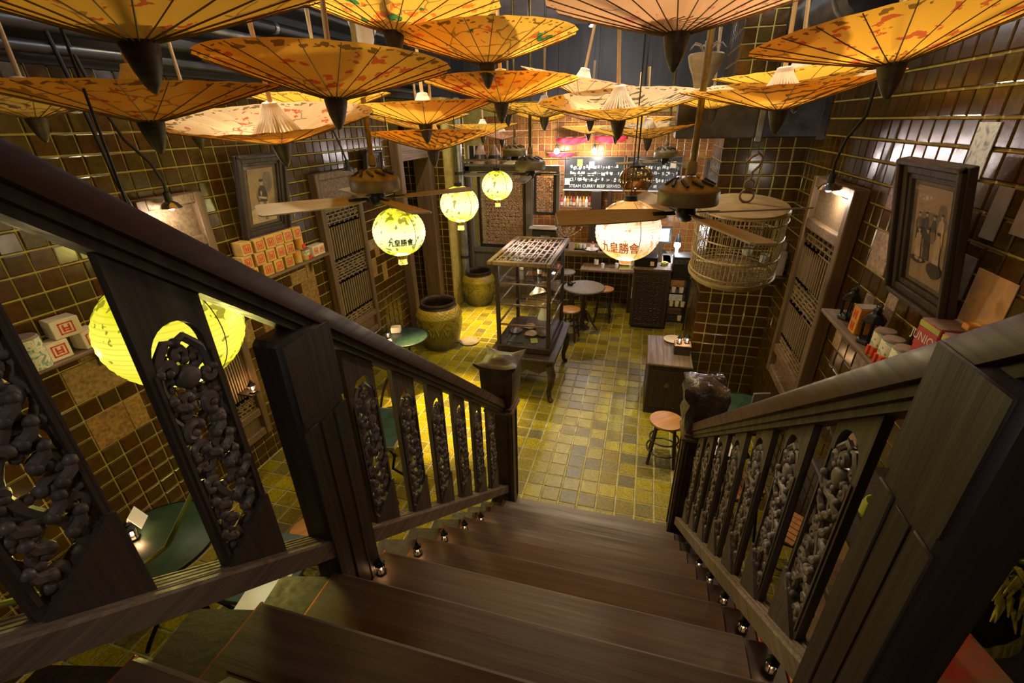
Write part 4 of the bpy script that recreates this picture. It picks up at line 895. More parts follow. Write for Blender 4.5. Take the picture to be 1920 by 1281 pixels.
# little corner shelf by the birdcage
t = thing('corner_shelf', 'small dark corner shelf on the wall behind the birdcage', 'shelf', (XR, 5.2, 1.72)); G().prism([(-.014, -.15), (-.014, .15), (-.1, .14), (-.2, .05), (-.2, -.05), (-.1, -.14)], 'z', -.02, 0).build('board', M['dkwood'], t); G().prism([(-.014, -.02), (-.15, -.02), (-.014, -.18)], 'y', -.012, .012).build('bracket', M['dkwood'], t)
big_box((XR - .1, 5.17, 1.72), -PI / 2, .13, .10, .24, 'grey and yellow box on the small corner shelf by the cage', 'greycard', True, 'boxo')
big_box((XR - .09, 5.32, 1.72), -PI / 2, .07, .06, .10, 'small orange box on the small corner shelf by the cage', 'boxo')

# ------------------------------------------------------------------ glass display cabinet
def cabinet():
    t = thing('display_cabinet', 'tall glass display cabinet with lattice top on a carved stand', 'cabinet', (-1.27, 5.36, 0))
    # stand: local x +-.43, y -.62..+.62
    st_ = G().box((0, 0, .60), (.86, 1.24, .04), .012).box((0, 0, .565), (.80, 1.18, .03), .008).box((0, 0, .50), (.74, 1.12, .10), .01).build('stand_top', M['dkwood'], t)
    for sx in (-1, 1):
        for sy in (-1, 1):
            pts = [(sx * .34, sy * .53, .5), (sx * .385, sy * .575, .40), (sx * .375, sy * .565, .28), (sx * .345, sy * .535, .15), (sx * .35, sy * .54, .06), (sx * .375, sy * .565, .02), (sx * .39, sy * .575, .008)]
            G().tube(pts, [.055, .052, .04, .03, .028, .034, .02], 10).build('leg', M['cap'], t)
        G().prism([(-.5, .45), (.5, .45), (.36, .40), (.1, .43), (0, .39), (-.1, .43), (-.36, .40)], 'x', sx * .355 - .01, sx * .355 + .01).build('apron', M['dkwood'], t)
    for sy in (-1, 1): G().prism([(-.32, .45), (.32, .45), (.22, .39), (.06, .43), (0, .38), (-.06, .43), (-.22, .39)], 'y', sy * .54 - .01, sy * .54 + .01).build('apron', M['dkwood'], t)
    zb, zt, hx, hy = .62, 1.755, .31, .46
    G().box((0, 0, zb + .045), (2 * hx + .06, 2 * hy + .06, .09), .012).build('case_floor', M['dkwood'], t)
    for sx in (-1, 1):
        for sy in (-1, 1): G().box((sx * hx, sy * hy, (zb + zt) / 2), (.045, .045, zt - zb), .006).build('corner_post', M['dkwood'], t)
    for z in (zt - .02,):
        for s in (-1, 1): G().box((s * hx, 0, z), (.04, 2 * hy, .04), .005).build('top_rail', M['dkwood'], t); G().box((0, s * hy, z), (2 * hx, .04, .04), .005).build('top_rail', M['dkwood'], t)
    for k, z in enumerate((.98, 1.24, 1.50)):
        for s in (-1, 1): G().box((s * hx, 0, z), (.02, 2 * hy, .02), .003).build('shelf_rail', M['old'], t); G().box((0, s * hy, z), (2 * hx, .02, .02), .003).build('shelf_rail', M['old'], t)
        G().box((0, 0, z + .014), (2 * hx - .03, 2 * hy - .03, .006)).build('glass_shelf', M['glass'], t)
    for s in (-1, 1): G().box((s * hx, 0, (zb + zt) / 2 + .03), (.004, 2 * hy - .04, zt - zb - .12)).build('glass_pane', M['glass'], t); G().box((0, s * hy, (zb + zt) / 2 + .03), (2 * hx - .04, .004, zt - zb - .12)).build('glass_pane', M['glass'], t)
    # overhanging lattice top, meander fretwork
    tz = 1.79; tp = G()
    for s in (-1, 1): tp.box((s * .34, 0, tz), (.06, 1.29, .045), .008); tp.box((0, s * .615, tz), (.62, .06, .045), .008)
    top = tp.build('top_frame', M['old'], t); G().box((0, 0, tz - .02), (.63, 1.18, .006)).build('top_glass', M['glass'], t); f = G()
    for k in range(9): x = -.28 + .07 * k; f.box((x, 0, tz), (.026, 1.18, .022), .003)
    rr = random.Random(5)
    for k in range(10):
        x = -.28 + .07 * (k - .5) + .0
        for q in range(7):
            y = -.54 + q * .18 + rr.choice((0, .06)); f.box((x, y, tz), (.07, .024, .02), .003)
            if rr.random() < .55: f.box((x, y + .045, tz), (.02, .09, .02), .002)
    tag(f.build('fretwork', M['old'], top), kind='stuff'); return t
cabinet()
point(-1.27, 5.2, 1.70, 4, (.9, .95, 1), .05)  # added fill light brightening the inside of the case
CX, CY = -1.27, 5.36
def small(g, name, m, label, cat, loc, rz=0, group=None): return tag(g.build(name, M[m] if isinstance(m, str) else m, None, loc, (0, 0, rz)), label, cat, group)
small(G().box((0, 0, .004), (.2, .14, .008), .002), 'postcard', 'green', 'green card lying on the cabinet floor behind the front pane', 'card', (CX - .12, CY - .33, .712))
small(G().box((0, 0, .004), (.09, .13, .008), .002), 'postcard', 'limecard', 'small lime card on the cabinet floor beside the green one', 'card', (CX + .10, CY - .30, .712), .3)
for k, (x, y, rz) in enumerate([(-.2, -.08, .2), (.02, -.12, 1.0), (.17, -.1, .4), (-.05, .1, .8)]):
    g = G(); n = 10; g.lathe([(.001, .0), (.07, .004), (.085, .02), (.05, .045), (.001, .05)], 14); g.v = [(a * (1 + .2 * math.sin(b * 60)), b, c) for a, b, c in g.v]
    small(g, 'folded_scarf', 'photo_lt' if k % 2 else 'mount', ['pale crumpled scarf at the back left of cabinet floor', 'brown crumpled scarf in the middle of the cabinet floor', 'pale crumpled scarf at the right of the cabinet floor', 'brown crumpled scarf at the rear of the cabinet floor'][k], 'scarf', (CX + x, CY + y, .712), rz)
t = thing('fabric_doll', 'white draped figurine standing on the bottom glass shelf', 'figurine', (CX + .20, CY - .22, .998)); G().lathe([(.075, 0), (.06, .06), (.03, .13), (.022, .16)], 14).build('dress', M['white'], t); G().ball((0, 0, .18), .026, 10, 8).build('head', M['paper'], t)
def bottle(loc, m, label, s=1, group=None, capm='iron', cat='bottle'):
    t = thing('bottle', label, cat, loc, 0, group); t.scale = (s, s, s); G().lathe([(.034, 0), (.036, .01), (.036, .13), (.03, .16), (.013, .19), (.012, .24)], 14).build('body', M[m], t); G().lathe([(.0375, .03), (.0375, .105)], 14, cap=False).build('paper_label', M['paper' if capm == 'iron' else 'redbox'], t); G().lathe([(.0135, .235), (.014, .262), (.01, .265)], 10).build('stopper', M[capm], t); return t
bottle((CX - .16, CY + .1, 1.517), 'gourd', 'tan bottle on the top glass shelf of the cabinet', .8); bottle((CX + .12, CY - .1, 1.517), 'dkwood', 'dark bottle on the top glass shelf of the cabinet', .7)
t = thing('folding_fan', 'half open paper hand fan on the middle glass shelf', 'fan', (CX + .02, CY - .2, 1.257))
for k in range(9): G().box((.11, 0, .02 + .001 * k), (.2, .016, .003)).build('fan_stick', M['bamboo'], t, None, (0, -.25, .2 + .14 * k))
t = thing('tea_bowl', 'small dark tea bowl on the top glass shelf', 'bowl', (CX + .18, CY + .2, 1.517)); G().lathe([(.025, 0), (.03, .006), (.055, .05), (.052, .05), (.026, .01)], 16, cap=False).build('bowl', M['iron'], t)

# ------------------------------------------------------------------ glazed dragon jars
JAR = [(.25, 0), (.265, .02), (.29, .12), (.33, .28), (.345, .40), (.338, .50), (.345, .515), (.345, .53), (.335, .545), (.31, .60), (.275, .64), (.245, .655), (.243, .675), (.262, .69), (.268, .705), (.262, .72), (.24, .722), (.228, .71), (.225, .66), (.25, .60), (.3, .5), (.3, .3), (.22, .05), (.001, .04)]
def jar(x, y, s, label, rz):
    t = thing('glazed_jar', label, 'jar', (x, y, 0), rz); t.scale = (s, s, s); G().lathe(JAR[:10], 48, cap=False).lathe(JAR[9:11], 48, cap=False).build('body', M['jar'], t, smooth=60)
    G().lathe(JAR[10:], 48, cap=False).build('rim', M['cap'], t, smooth=60)
    # embossed dragon body, coils and clouds
    g = G(); P = lambda a, z, e=.0: ((.338 + e - .3 * (z - .4) ** 2) * math.cos(a), (.338 + e - .3 * (z - .4) ** 2) * math.sin(a), z)
    for q in (0, PI): g.tube([P(q + a * .022, .33 + .075 * math.sin(a * .42), -.008) for a in range(0, 120, 3)], [.004 + .017 * math.sin(PI * i / 39) for i in range(40)], 6)
    for k in range(9): a = k * 2 * PI / 9; g.tube([P(a + .07 * math.cos(u) * (1 - u / 8), .19 + .03 * math.sin(u) * (1 - u / 8), -.022) for u in [i * .6 for i in range(12)]], .006, 5)
    g.build('dragon_relief', M['jar'], t, smooth=60); return t
jar(-2.93, 6.05, 1.05, 'ochre glazed dragon jar with dark open mouth, nearer of two', .4)
jar(-2.95, 7.98, .93, 'ochre glazed dragon jar by the drain pipe, farther of two', 1.9)
t = thing('floor_dish', 'shallow dull dish on the floor behind the nearer jar', 'dish', (-2.52, 6.22, .006)); G().lathe([(.1, 0), (.16, .02), (.155, .022), (.1, .008)], 24).build('dish', M['greycard'], t)

# ------------------------------------------------------------------ tables, stools
def round_table(loc, r, h, top, label, style='iron'):
    t = thing('round_table', label, 'table', loc, R_.uniform(0, 1)); G().lathe([(r - .01, h - .03), (r, h - .026), (r, h - .006), (r - .008, h)], 40).build('tabletop', M[top], t)
    G().lathe([(r + .004, h - .028), (r + .008, h - .02), (r + .008, h - .006), (r + .004, h - .001)], 40, cap=False).build('rim_band', M['iron' if style != 'wood' else 'greywood'], t)
    if style == 'iron':
        for k in range(3):
            a = 2 * PI * k / 3; c, s_ = math.cos(a), math.sin(a)
            G().tube([(c * q, s_ * q, z) for q, z in [(.06, h - .03), (.05, h * .7), (.07, h * .45), (.16, h * .25), (.27, .06), (.3, .012)]], .014, 8).build('leg', M['iron'], t)
        G().tube([(.1 * math.cos(a), .1 * math.sin(a), h * .36) for a in [2 * PI * q / 16 for q in range(16)]], .008, 6, True).build('ring_brace', M['iron'], t)
    else:
        G().lathe([(.14, 0.0), (.05, .04), (.035, .1), (.03, .3), (.045, h * .6), (.03, h * .75), (.09, h - .03)], 18).build('pedestal', M['dkwood'], t)
        for k in range(4): a = PI / 4 + k * PI / 2; G().tube([(math.cos(a) * q, math.sin(a) * q, z) for q, z in [(.04, .3), (.1, .28), (.2, .1), (.27, .02)]], [.022, .022, .018, .014], 8).build('foot', M['dkwood'], t)
    return t
def stool(loc, h, seat, label, r=.165, legs='dkwood', group=None):
    t = thing('round_stool', label, 'stool', loc, R_.uniform(0, 1), group); G().lathe([(r - .012, h - .035), (r, h - .028), (r, h - .006), (r - .012, h)], 28).build('seat', M[seat], t)
    for k in range(4):
        a = k * PI / 2; G().tube([(math.cos(a) * q, math.sin(a) * q, z) for q, z in [(r * .72, h - .03), (r * .86, h * .5), (r * 1.12, .006)]], .015, 8).build('leg', M[legs], t)
    for z, q in ((h * .3, .98), (h * .55, .86)): G().tube([(r * q * math.cos(a), r * q * math.sin(a), z) for a in [2 * PI * k / 20 for k in range(20)]], .009, 6, True).build('ring_brace', M[legs], t)
    return t
round_table((-.82, 7.2, 0), .335, .75, 'greywood', 'round dark grey pedestal table between the cabinet and the bar', 'wood')
stool((-.97, 6.72, 0), .53, 'seat', 'orange-seated wooden stool right beside the glass cabinet')
stool((-.52, 7.62, 0), .60, 'seat', 'wooden stool behind the grey pedestal table, right one'); stool((-.98, 7.72, 0), .62, 'seat', 'wooden stool behind the grey pedestal table, left one'); stool((-1.25, 8.02, 0), .74, 'greywood', 'grey-seated tall stool at the bar, behind the glass cabinet')
t = thing('teapot', 'small black teapot on the edge of the grey round table', 'teapot', (-1.05, 7.2, .75)); G().lathe([(.03, 0), (.05, .02), (.048, .045), (.02, .06), (.012, .07), (.001, .075)], 14).build('pot', M['iron'], t); G().tube([(.04, 0, .03), (.07, 0, .05), (.085, 0, .062)], [.012, .009, .006], 6).build('spout', M['iron'], t)
round_table((-2.82, 4.74, 0), .30, .75, 'teal', 'round teal table with black legs in front of the nearer jar')
storm_lantern((-3.0, 4.66, .75), .62, 'tiny lit candle lantern on the round teal table', 1.6)
t = thing('napkin_box', 'small white napkin box behind the lantern on the teal table', 'box', (-2.98, 4.84, .75), .4); G().box((0, 0, .04), (.13, .1, .08), .01).build('box', M['white'], t); G().box((0, 0, .084), (.06, .03, .02), .004).build('napkin', M['paper'], t)
def square_table(x, y, rz, label):
    t = thing('square_table', label, 'table', (x, y, 0), rz); G().box((0, 0, .738), (.56, .56, .024), .004).build('tabletop', M['teal'], t)
    for s in (-1, 1): G().box((s * .285, 0, .736), (.012, .58, .034), .003).build('edge_trim', M['galv'], t); G().box((0, s * .285, .736), (.58, .012, .034), .003).build('edge_trim', M['galv'], t)
    for k in range(4):
        a = PI / 4 + k * PI / 2; g = G().tube([(math.cos(a) * q, math.sin(a) * q, z) for q, z in [(.05, .72), (.06, .5), (.14, .34), (.1, .2), (.2, .06), (.28, .012)]], .014, 8); g.ball((math.cos(a) * .14, math.sin(a) * .14, .34), .024, 8, 6); g.build('leg', M['iron'], t)
square_table(-2.16, 2.92, .15, 'square teal table seen through the left railing')
stool((-2.50, 2.52, 0), .46, 'redseat', 'red-seated stool beside the square teal table, seen through the balusters'); 
def chair(x, y, rz, label, seat='redseat'):
    t = thing('wooden_chair', label, 'chair', (x, y, 0), rz); G().lathe([(.18, .43), (.195, .437), (.195, .452), (.18, .46)], 26).build('seat', M[seat], t)
    for k in range(4): a = PI / 4 + k * PI / 2; G().tube([(math.cos(a) * .15, math.sin(a) * .15, .44), (math.cos(a) * .2, math.sin(a) * .2, .005)], .015, 8).build('leg', M['dkwood'], t)
    G().tube([(.19 * math.cos(a), .19 * math.sin(a) + .0, .46 + .40 * math.sin(q)) for a, q in [(PI * .15 + PI * .7 * i / 14, PI * i / 14) for i in range(15)]], .014, 8).build('back_hoop', M['dkwood'], t)
    G().box((0, .19, .68), (.2, .02, .22), .01).build('back_splat', M['seat'], t)
    G().tube([(.15 * math.cos(a), .15 * math.sin(a), .2) for a in [2 * PI * k / 18 for k in range(18)]], .008, 6, True).build('ring_brace', M['dkwood'], t)
chair(-2.32, 3.48, .2, 'bentwood chair with orange back behind the square teal table')
round_table((-2.90, 1.42, 0), .36, .75, 'green', 'round green table below the handrail at the left')
storm_lantern((-3.06, 1.40, .75), .75, 'lit candle lantern glowing on the round green table', 2.6)
t = thing('menu_card', 'white folded card beside the candle on the green table', 'card', (-3.17, 1.50, .75), .6); G().prism([(-.05, 0), (0, .11), (.05, 0), (.045, 0), (0, .1), (-.045, 0)], 'y', -.06, .06).build('card', M['white'], t)
t = thing('low_table', 'green low table next to the stair foot at left', 'table', (-2.10, 1.45, 0), .1); G().box((0, 0, .735), (.6, .5, .03), .005).build('tabletop', M['green'], t)
for sx in (-1, 1):
    for sy in (-1, 1): G().box((sx * .26, sy * .21, .36), (.035, .035, .72), .004).build('leg', M['iron'], t)
small(G().box((0, 0, .003), (.22, .3, .006)), 'menu_sheet', 'white', 'white menu sheet on the green low table by the stairs', 'menu', (-1.93, 1.33, .75), .2)
stool((-2.18, 1.97, 0), .46, 'seat', 'orange-seated stool between the green table and the stairs')
point(-2.2, 1.5, 1.2, 1.2, (.85, 1, .6), .05)
storm_lantern((-3.42, 2.9, .93), .7, 'small lit lantern hung low on the left wall by the panel', 2.5)
t = thing('wall_bracket', 'small dark bracket carrying the low left wall lantern', 'bracket', (-3.6, 2.9, .93)); G().box((.09, 0, -.012), (.24, .1, .022), .004).build('board', M['dkwood'], t)
# right side
round_table((1.10, 3.95, 0), .33, .75, 'green', 'round dark green table behind the right newel post')
t = thing('drink_bowl', 'white cup with yellow drink on the green table', 'cup', (1.14, 3.92, .75)); G().lathe([(.03, 0), (.034, .004), (.062, .055), (.066, .058), (.058, .05), (.03, .01)], 20, cap=False).build('cup', M['white'], t); G().cyl((0, 0), .057, .044, .046, 20).build('drink', M['limecard'], t)
small(G().box((0, 0, .06), (.16, .02, .12), .003), 'menu_stand', 'greycard', 'grey card stand on the green table by the wall', 'card', (1.24, 4.12, .75), .3)
stool((.43, 4.02, 0), .50, 'seat', 'orange-seated stool with bent ring brace, left of the right newel')
def slat_stool(x, y, rz, label):
    t = thing('slatted_stool', label, 'stool', (x, y, 0), rz); R = .17
    for k in range(6):
        u = -R + (k + .5) * R / 3; w_ = math.sqrt(max(.002, R * R - u * u)); G().box((u, 0, .49), (R / 3 - .006, 2 * w_, .02), .004).build('slat', M['seat'], t)
    G().tube([(R * math.cos(a), R * math.sin(a), .474) for a in [2 * PI * k / 24 for k in range(24)]], .011, 6, True).build('seat_ring', M['iron'], t)
    for k in range(4): a = PI / 4 + k * PI / 2; G().tube([(math.cos(a) * .14, math.sin(a) * .14, .474), (math.cos(a) * .2, math.sin(a) * .2, .005)], .011, 6).build('leg', M['iron'], t)
    G().tube([(.17 * math.cos(a), .17 * math.sin(a), .22) for a in [2 * PI * k / 18 for k in range(18)]], .007, 6, True).build('ring_brace', M['iron'], t)
slat_stool(.98, 3.22, .3, 'orange slatted stool seen between right balusters, farther of two'); slat_stool(1.26, 2.86, .9, 'orange slatted stool seen between right balusters, nearer of two')
small(G().box((0, 0, .004), (.21, .3, .008), .001), 'menu_sheet', 'white', 'pale menu sheet lying on the dark crate between right balusters', 'menu', (.78, 3.33, .79), .1)
t = thing('dark_crate', 'dark wooden crate under a pale menu sheet, right of the stairs', 'crate', (.80, 3.36, 0), .1); G().box((0, 0, .39), (.24, .3, .78), .01).build('body', M['dkwood'], t); G().box((0, 0, .775), (.27, .33, .025), .005).build('lid', M['dkwood'], t)
# painted chest with floral front, lacquered board and lion-dance style fur head lower right
t = thing('painted_cabinet', 'orange floral painted cabinet against the right wall below the handrail', 'cabinet', (1.28, 2.05, 0)); G().box((0, 0, .72), (.36, .62, 1.44), .012).build('body', M['old'], t)
G().box((-.185, 0, .75), (.012, .54, 1.24), .003).build('painted_door', M['floral'], t); G().box((-.02, 0, 1.455), (.44, .70, .035), .008).build('top', M['dkwood'], t)
for s in (-1, 1): G().box((-.186, s * .285, .72), (.014, .03, 1.4), .003).build('stile', M['dkwood'], t)
small(G().lathe([(.06, 0), (.075, .03), (.06, .09), (.055, .09), (.055, .01)], 18), 'pot', 'limecard', 'dull green pot on the painted cabinet behind the big post', 'pot', (1.20, 1.98, 1.473))
t = thing('lacquer_box', 'green and red lacquered box low at the right, behind the big post', 'box', (1.04, 1.20, 1.48), .25); G().box((0, 0, .09), (.30, .24, .15), .03).build('body', M['lacquer'], t); G().box((0, 0, .165), (.32, .26, .03), .012).build('lid', M['lacquer'], t); G().box((0, 0, .142), (.33, .27, .012), .004).build('gold_edge', M['boxo'], t)
t = thing('side_table', 'tall brown stand carrying the lacquered box and furry headdress', 'table', (1.16, 1.36, 0), 0); G().box((0, 0, 1.455), (.6, .66, .04), .006).build('tabletop', M['old'], t); G().box((-.27, 0, 1.1), (.02, .56, .6), .004).build('front_panel', M['photo_lt'], t)
for sx in (-1, 1):
    for sy in (-1, 1): G().box((sx * .27, sy * .29, .72), (.04, .04, 1.44), .005).build('leg', M['dkwood'], t)
t = thing('fur_headdress', 'yellow furry festival headdress at the right edge by the wall', 'headdress', (1.24, 1.50, 1.48)); t.scale = (1.1, .9, 1.25); g = G(); rf = random.Random(11)
for k in range(420):
    a, b = rf.uniform(0, 2 * PI), rf.uniform(.1, 1.45); d = Vector((math.cos(a) * math.cos(b), math.sin(a) * math.cos(b), math.sin(b))); p = Vector((d.x * .14, d.y * .18, .2 + d.z * .28)); g.tube([p, p + d * .05 + Vector((0, 0, .0)), p + d * .085 + Vector((rf.uniform(-.03, .03), 0, -.05))], [.012, .01, .002], 4)
tag(g.build('fur', M['fur'], t), kind='stuff'); G().ball((0, 0, .2), .17, 18, 12, (1, 1.3, 1.65)).build('crown', M['black'], t); G().lathe([(.18, 0), (.2, .03), (.19, .08), (.17, .1)], 24).build('brow_band', M['fur'], t); G().lathe([(.14, -.0), (.15, .02), (.14, .03)], 20).build('base_ring', M['iron'], t)

# ------------------------------------------------------------------ chest with candles by the pillar
t = thing('wooden_chest', 'dark wooden chest standing against the tiled pillar', 'chest', (.46, 5.22, 0)); G().box((0, 0, .335), (.46, .74, .67), .01).build('body', M['dkwood'], t); G().box((0, 0, .68), (.5, .8, .03), .008).build('top', M['oldh'], t); G().box((0, -.374, .35), (.38, .01, .5), .003).build('door_panel', M['dkwood'], t); G().lathe([(.03, 0), (.03, .012), (.01, .02)], 14).build('lock_plate', M['brass'], t, (0, -.381, .42), (PI / 2, 0, 0))
t = thing('tea_caddy', 'dark box under the candle lanterns on the chest', 'box', (.60, 5.18, .695)); G().box((0, 0, .055), (.18, .16, .11), .006).build('body', M['dkwood'], t); G().box((0, 0, .115), (.19, .17, .012), .004).build('lid', M['old'], t)
storm_lantern((.56, 5.17, .816), .62, 'left one of two lit candle lanterns on the chest box', 1.6); storm_lantern((.645, 5.20, .816), .62, 'right one of two lit candle lanterns on the chest box', 1.6)
t = thing('plate', 'pale plate propped behind the candle lanterns on the chest', 'plate', (.52, 5.5, .70)); G().lathe([(.07, 0), (.12, .018), (.118, .022), (.07, .006)], 24).build('plate', M['paper'], t)
for k in range(1, 13):
    if 4 <= k <= 8: storm_lantern((.515, Y0 - GO * k - .10, RISE * k), .40, 'tiny black lantern at the right end of the %s step up from the floor' % ['', '', '', '', 'fourth', 'fifth', 'sixth', 'seventh', 'eighth'][k], .16, dim=True)
    if 4 <= k <= 8: storm_lantern((-.832, Y0 - GO * k - .10, RISE * k), .40, 'tiny black lantern at the left end of the %s step up from the floor' % ['', '', '', '', 'fourth', 'fifth', 'sixth', 'seventh', 'eighth'][k], .16, dim=True)
tag(G().tube([(-.97, .62, 2.45), (-.99, .5, 2.33), (-.98, .42, 2.345), (-.965, .36, 2.40), (-.96, .28, 2.47), (-.965, .2, 2.53)], .006, 6).build('loose_wire', M['limecard']), 'thin yellowish wire looped on the left shoe rail', 'wire')

# ------------------------------------------------------------------ wooden partition with carved screens, left of the bar
pw = struct(G().box((-3.28, 8.62, 1.25), (.09, .12, 2.5), .006).box((-2.08, 8.62, 1.25), (.13, .14, 2.5), .008).box((-1.54, 8.62, 1.2), (.06, .12, 2.4), .006).box((-2.42, 8.62, 2.45), (1.8, .12, .1), .006).box((-2.68, 8.62, .92), (1.1, .12, .10), .006).box((-2.68, 8.64, .42), (1.1, .06, .9)), 'wall_partition', M['greywood'])
struct(G().box((-1.81, 8.64, .7), (.46, .05, 1.36)), 'wall_partition_base', M['dkwood'])
def screen(x0, x1, z0, z1, label, seed):
    t = thing('carved_screen', label, 'screen', ((x0 + x1) / 2, 8.62, z0)); w, h = x1 - x0, z1 - z0; rr = random.Random(seed)
    for s in (-1, 1): G().box((s * (w / 2 - .025), 0, h / 2), (.05, .06, h), .005).build('stile', M['dkwood'], t); G().box((0, 0, h / 2 + s * (h / 2 - .025)), (w - .1, .06, .05), .005).build('rail', M['dkwood'], t)
    g = G()
    for i in range(int(w / .07)):
        for j in range(int(h / .07)):
            cx, cz = -w / 2 + .07 + i * .07, .07 + j * .07
            if cx > w / 2 - .05 or cz > h - .05: continue
            g.tube([(cx + a, 0, cz + b) for a, b in spiral(0, 0, .008, .034, rr.uniform(0, 6), rr.choice((-1, 1)) * 1.1, 9)], .009, 4)
            if rr.random() < .6: g.box((cx + .035, 0, cz), (.02, .015, .05))
    tag(g.build('pierced_carving', M['photo_lt'], t), kind='stuff'); return t
screen(-3.10, -2.16, .98, 2.38, 'large pierced carved screen beside the drain pipe, left of the bar', 1)
screen(-2.0, -1.58, 1.63, 2.38, 'small pierced carved screen between the posts, next to the blackboards', 2)
tag(G().box((-1.79, 8.52, 1.41), (.52, .22, .035), .006).build('white_ledge', M['white']), 'white ledge under the small carved screen', 'ledge')
t = thing('small_blackboard', 'small blackboard with a chalk word under the white ledge', 'blackboard', (-1.78, 8.57, 1.12)); G().box((0, 0, 0), (.46, .02, .44), .004).build('slate', M['board'], t)
vs, fs = text_geo('PRESS', .075); tag(G(False).add([(a + .02, -.0115, b + .1) for a, b, c in vs], fs).build('chalk_word', M['chalk'], t, smooth=0), kind='stuff')
tag(G().box((-2.75, 8.42, 2.53), (1.3, .3, .04), .006).build('plank_shelf', M['greywood']), 'pale plank shelf above the large carved screen', 'shelf')
for k, (x, h) in enumerate([(-2.95, .34), (-2.68, .32), (-2.42, .28)]):
    t = thing('straw_hat', ['left one of three cone straw hats on the plank shelf', 'middle cone straw hat on the plank shelf, with grey band', 'right cone straw hat on the plank shelf'][k], 'hat', (x, 8.42, 2.55)); G().lathe([(.15, 0), (.1, h * .45), (.03, h * .92), (.002, h)], 20).build('cone', M['straw'], t); G().lathe([(.128, h * .2), (.102, h * .45)], 20, cap=False).build('band', M['duct'], t)
t = thing('shuttered_window', 'little dark window with white bars above the plank shelf', 'window', (-3.06, 8.50, 2.55)); G().box((0, 0, .14), (.28, .02, .3)).build('dark_pane', M['black'], t)
for x in (-.14, -.02, .14): G().box((x, -.015, .14), (.03, .02, .32), .003).build('bar', M['paper'], t)

# ------------------------------------------------------------------ the bar
bf = struct(G().box((-.82, 8.62, .5), (1.5, .16, 1.0)), 'wall_bar_front', M['grout'])
tiling(bf, (-1.57, 8.54, -.02), (1, 0, 0), (0, 0, 1), (0, 11), (0, 7), P_, M['tile'], limit=80)
tag(G().box((-.88, 8.62, 1.03), (1.72, .66, .05), .008).build('bar_counter', M['oldh']), 'long wooden bar counter in front of the blackboards', 'counter')
t = thing('bar_ledge', 'low wooden ledge with glasses in front of the bar', 'ledge', (-.52, 8.22, 0)); G().box((0, 0, .785), (.96, .5, .035), .006).build('board', M['oldh'], t)
for x in (-.42, .42): G().box((x, -.15, .385), (.05, .05, .77), .004).build('leg', M['dkwood'], t)
def glassware(loc, r, h, label, m='glass', group=None, nm='drinking_glass', cat='glass'):
    t = thing(nm, label, cat, loc, 0, group); G().lathe([(r * .8, 0), (r * .82, .006), (r, h), (r * .94, h), (r * .76, .01), (.001, .01)], 16, cap=False).build('bowl', M[m], t); return t
for k in range(7): glassware((-.62 + .085 * k + R_.uniform(-.01, .01), 8.12 + .06 * (k % 2), .803), .032, .09, '%s small glass, %s from the left on the low bar ledge' % ('white' if k % 3 == 0 else 'clear', ORD[k]), 'white' if k % 3 == 0 else 'glass', 'glasses on the low bar ledge')
glassware((-.52, 8.33, .803), .07, .07, 'clear bowl at the middle of the low bar ledge', 'glass', None, 'bowl', 'bowl')
bottle((-.74, 8.25, .803), 'glass', 'clear bottle standing on the low bar ledge', 1.1)
t = thing('tray', 'pale tray with small glasses at the right of the bar ledge', 'tray', (-.19, 8.16, .803)); G().box((0, 0, .008), (.26, .2, .016), .005).build('tray', M['limecard'], t); G().box((0, -.095, .02), (.26, .012, .03), .003).build('rim', M['paper'], t)
# things on the counter
bottle((-1.58, 8.42, 1.056), 'white', 'white plastic bottle on the bar behind the cabinet top', .75, None, 'white')
t = thing('flower_vase', 'dark vase holding bare speckled branches at the bar end', 'vase', (-1.36, 8.5, 1.056)); G().lathe([(.05, 0), (.07, .05), (.06, .12), (.03, .17), (.04, .2)], 16).build('vase', M['iron'], t); g = G(); rb = random.Random(4)
for k in range(16):
    a = rb.uniform(-1.2, 1.2); L = rb.uniform(.18, .36); b = rb.uniform(-.5, .5); tip = Vector((math.sin(a) * L, b * .15, .2 + math.cos(a) * L)); g.tube([(0, 0, .18), tip * .6 + Vector((0, 0, .05)), tip], [.006, .005, .003], 4)
    for q in range(4): g.ball(tip * (.6 + .13 * q) + Vector((rb.uniform(-.02, .02), 0, .03)), .012, 5, 4)
tag(g.build('branches', M['photo_lt'], t), kind='stuff')
t = thing('condiment_tray', 'tray with green and white cups on the bar counter', 'tray', (-1.06, 8.42, 1.056)); G().box((0, 0, .012), (.22, .16, .024), .006).build('tray', M['iron'], t)
for k in range(3): G().lathe([(.03, .024), (.035, .1), (.03, .1), (.027, .03)], 12, cap=False).build('cup', M['white' if k else 'limecard'], t, (-.065 + .065 * k, 0, 0))
t = thing('serving_plate', 'white oval plate under the red-topped bottle on bar', 'plate', (-.86, 8.40, 1.056)); G().lathe([(.07, 0), (.13, .018), (.128, .022), (.07, .008)], 24).build('plate', M['white'], t)
t = thing('sauce_bottle', 'white sauce bottle with a red cap on the oval plate', 'bottle', (-.84, 8.40, 1.066)); G().lathe([(.035, 0), (.04, .05), (.032, .09), (.016, .1)], 14).build('body', M['white'], t); G().lathe([(.022, .1), (.018, .14), (.006, .15)], 12).build('cap', M['red'], t)
glassware((-.66, 8.40, 1.056), .06, .05, 'small dark bowl beside the oval plate on the bar', 'iron', None, 'bowl', 'bowl')
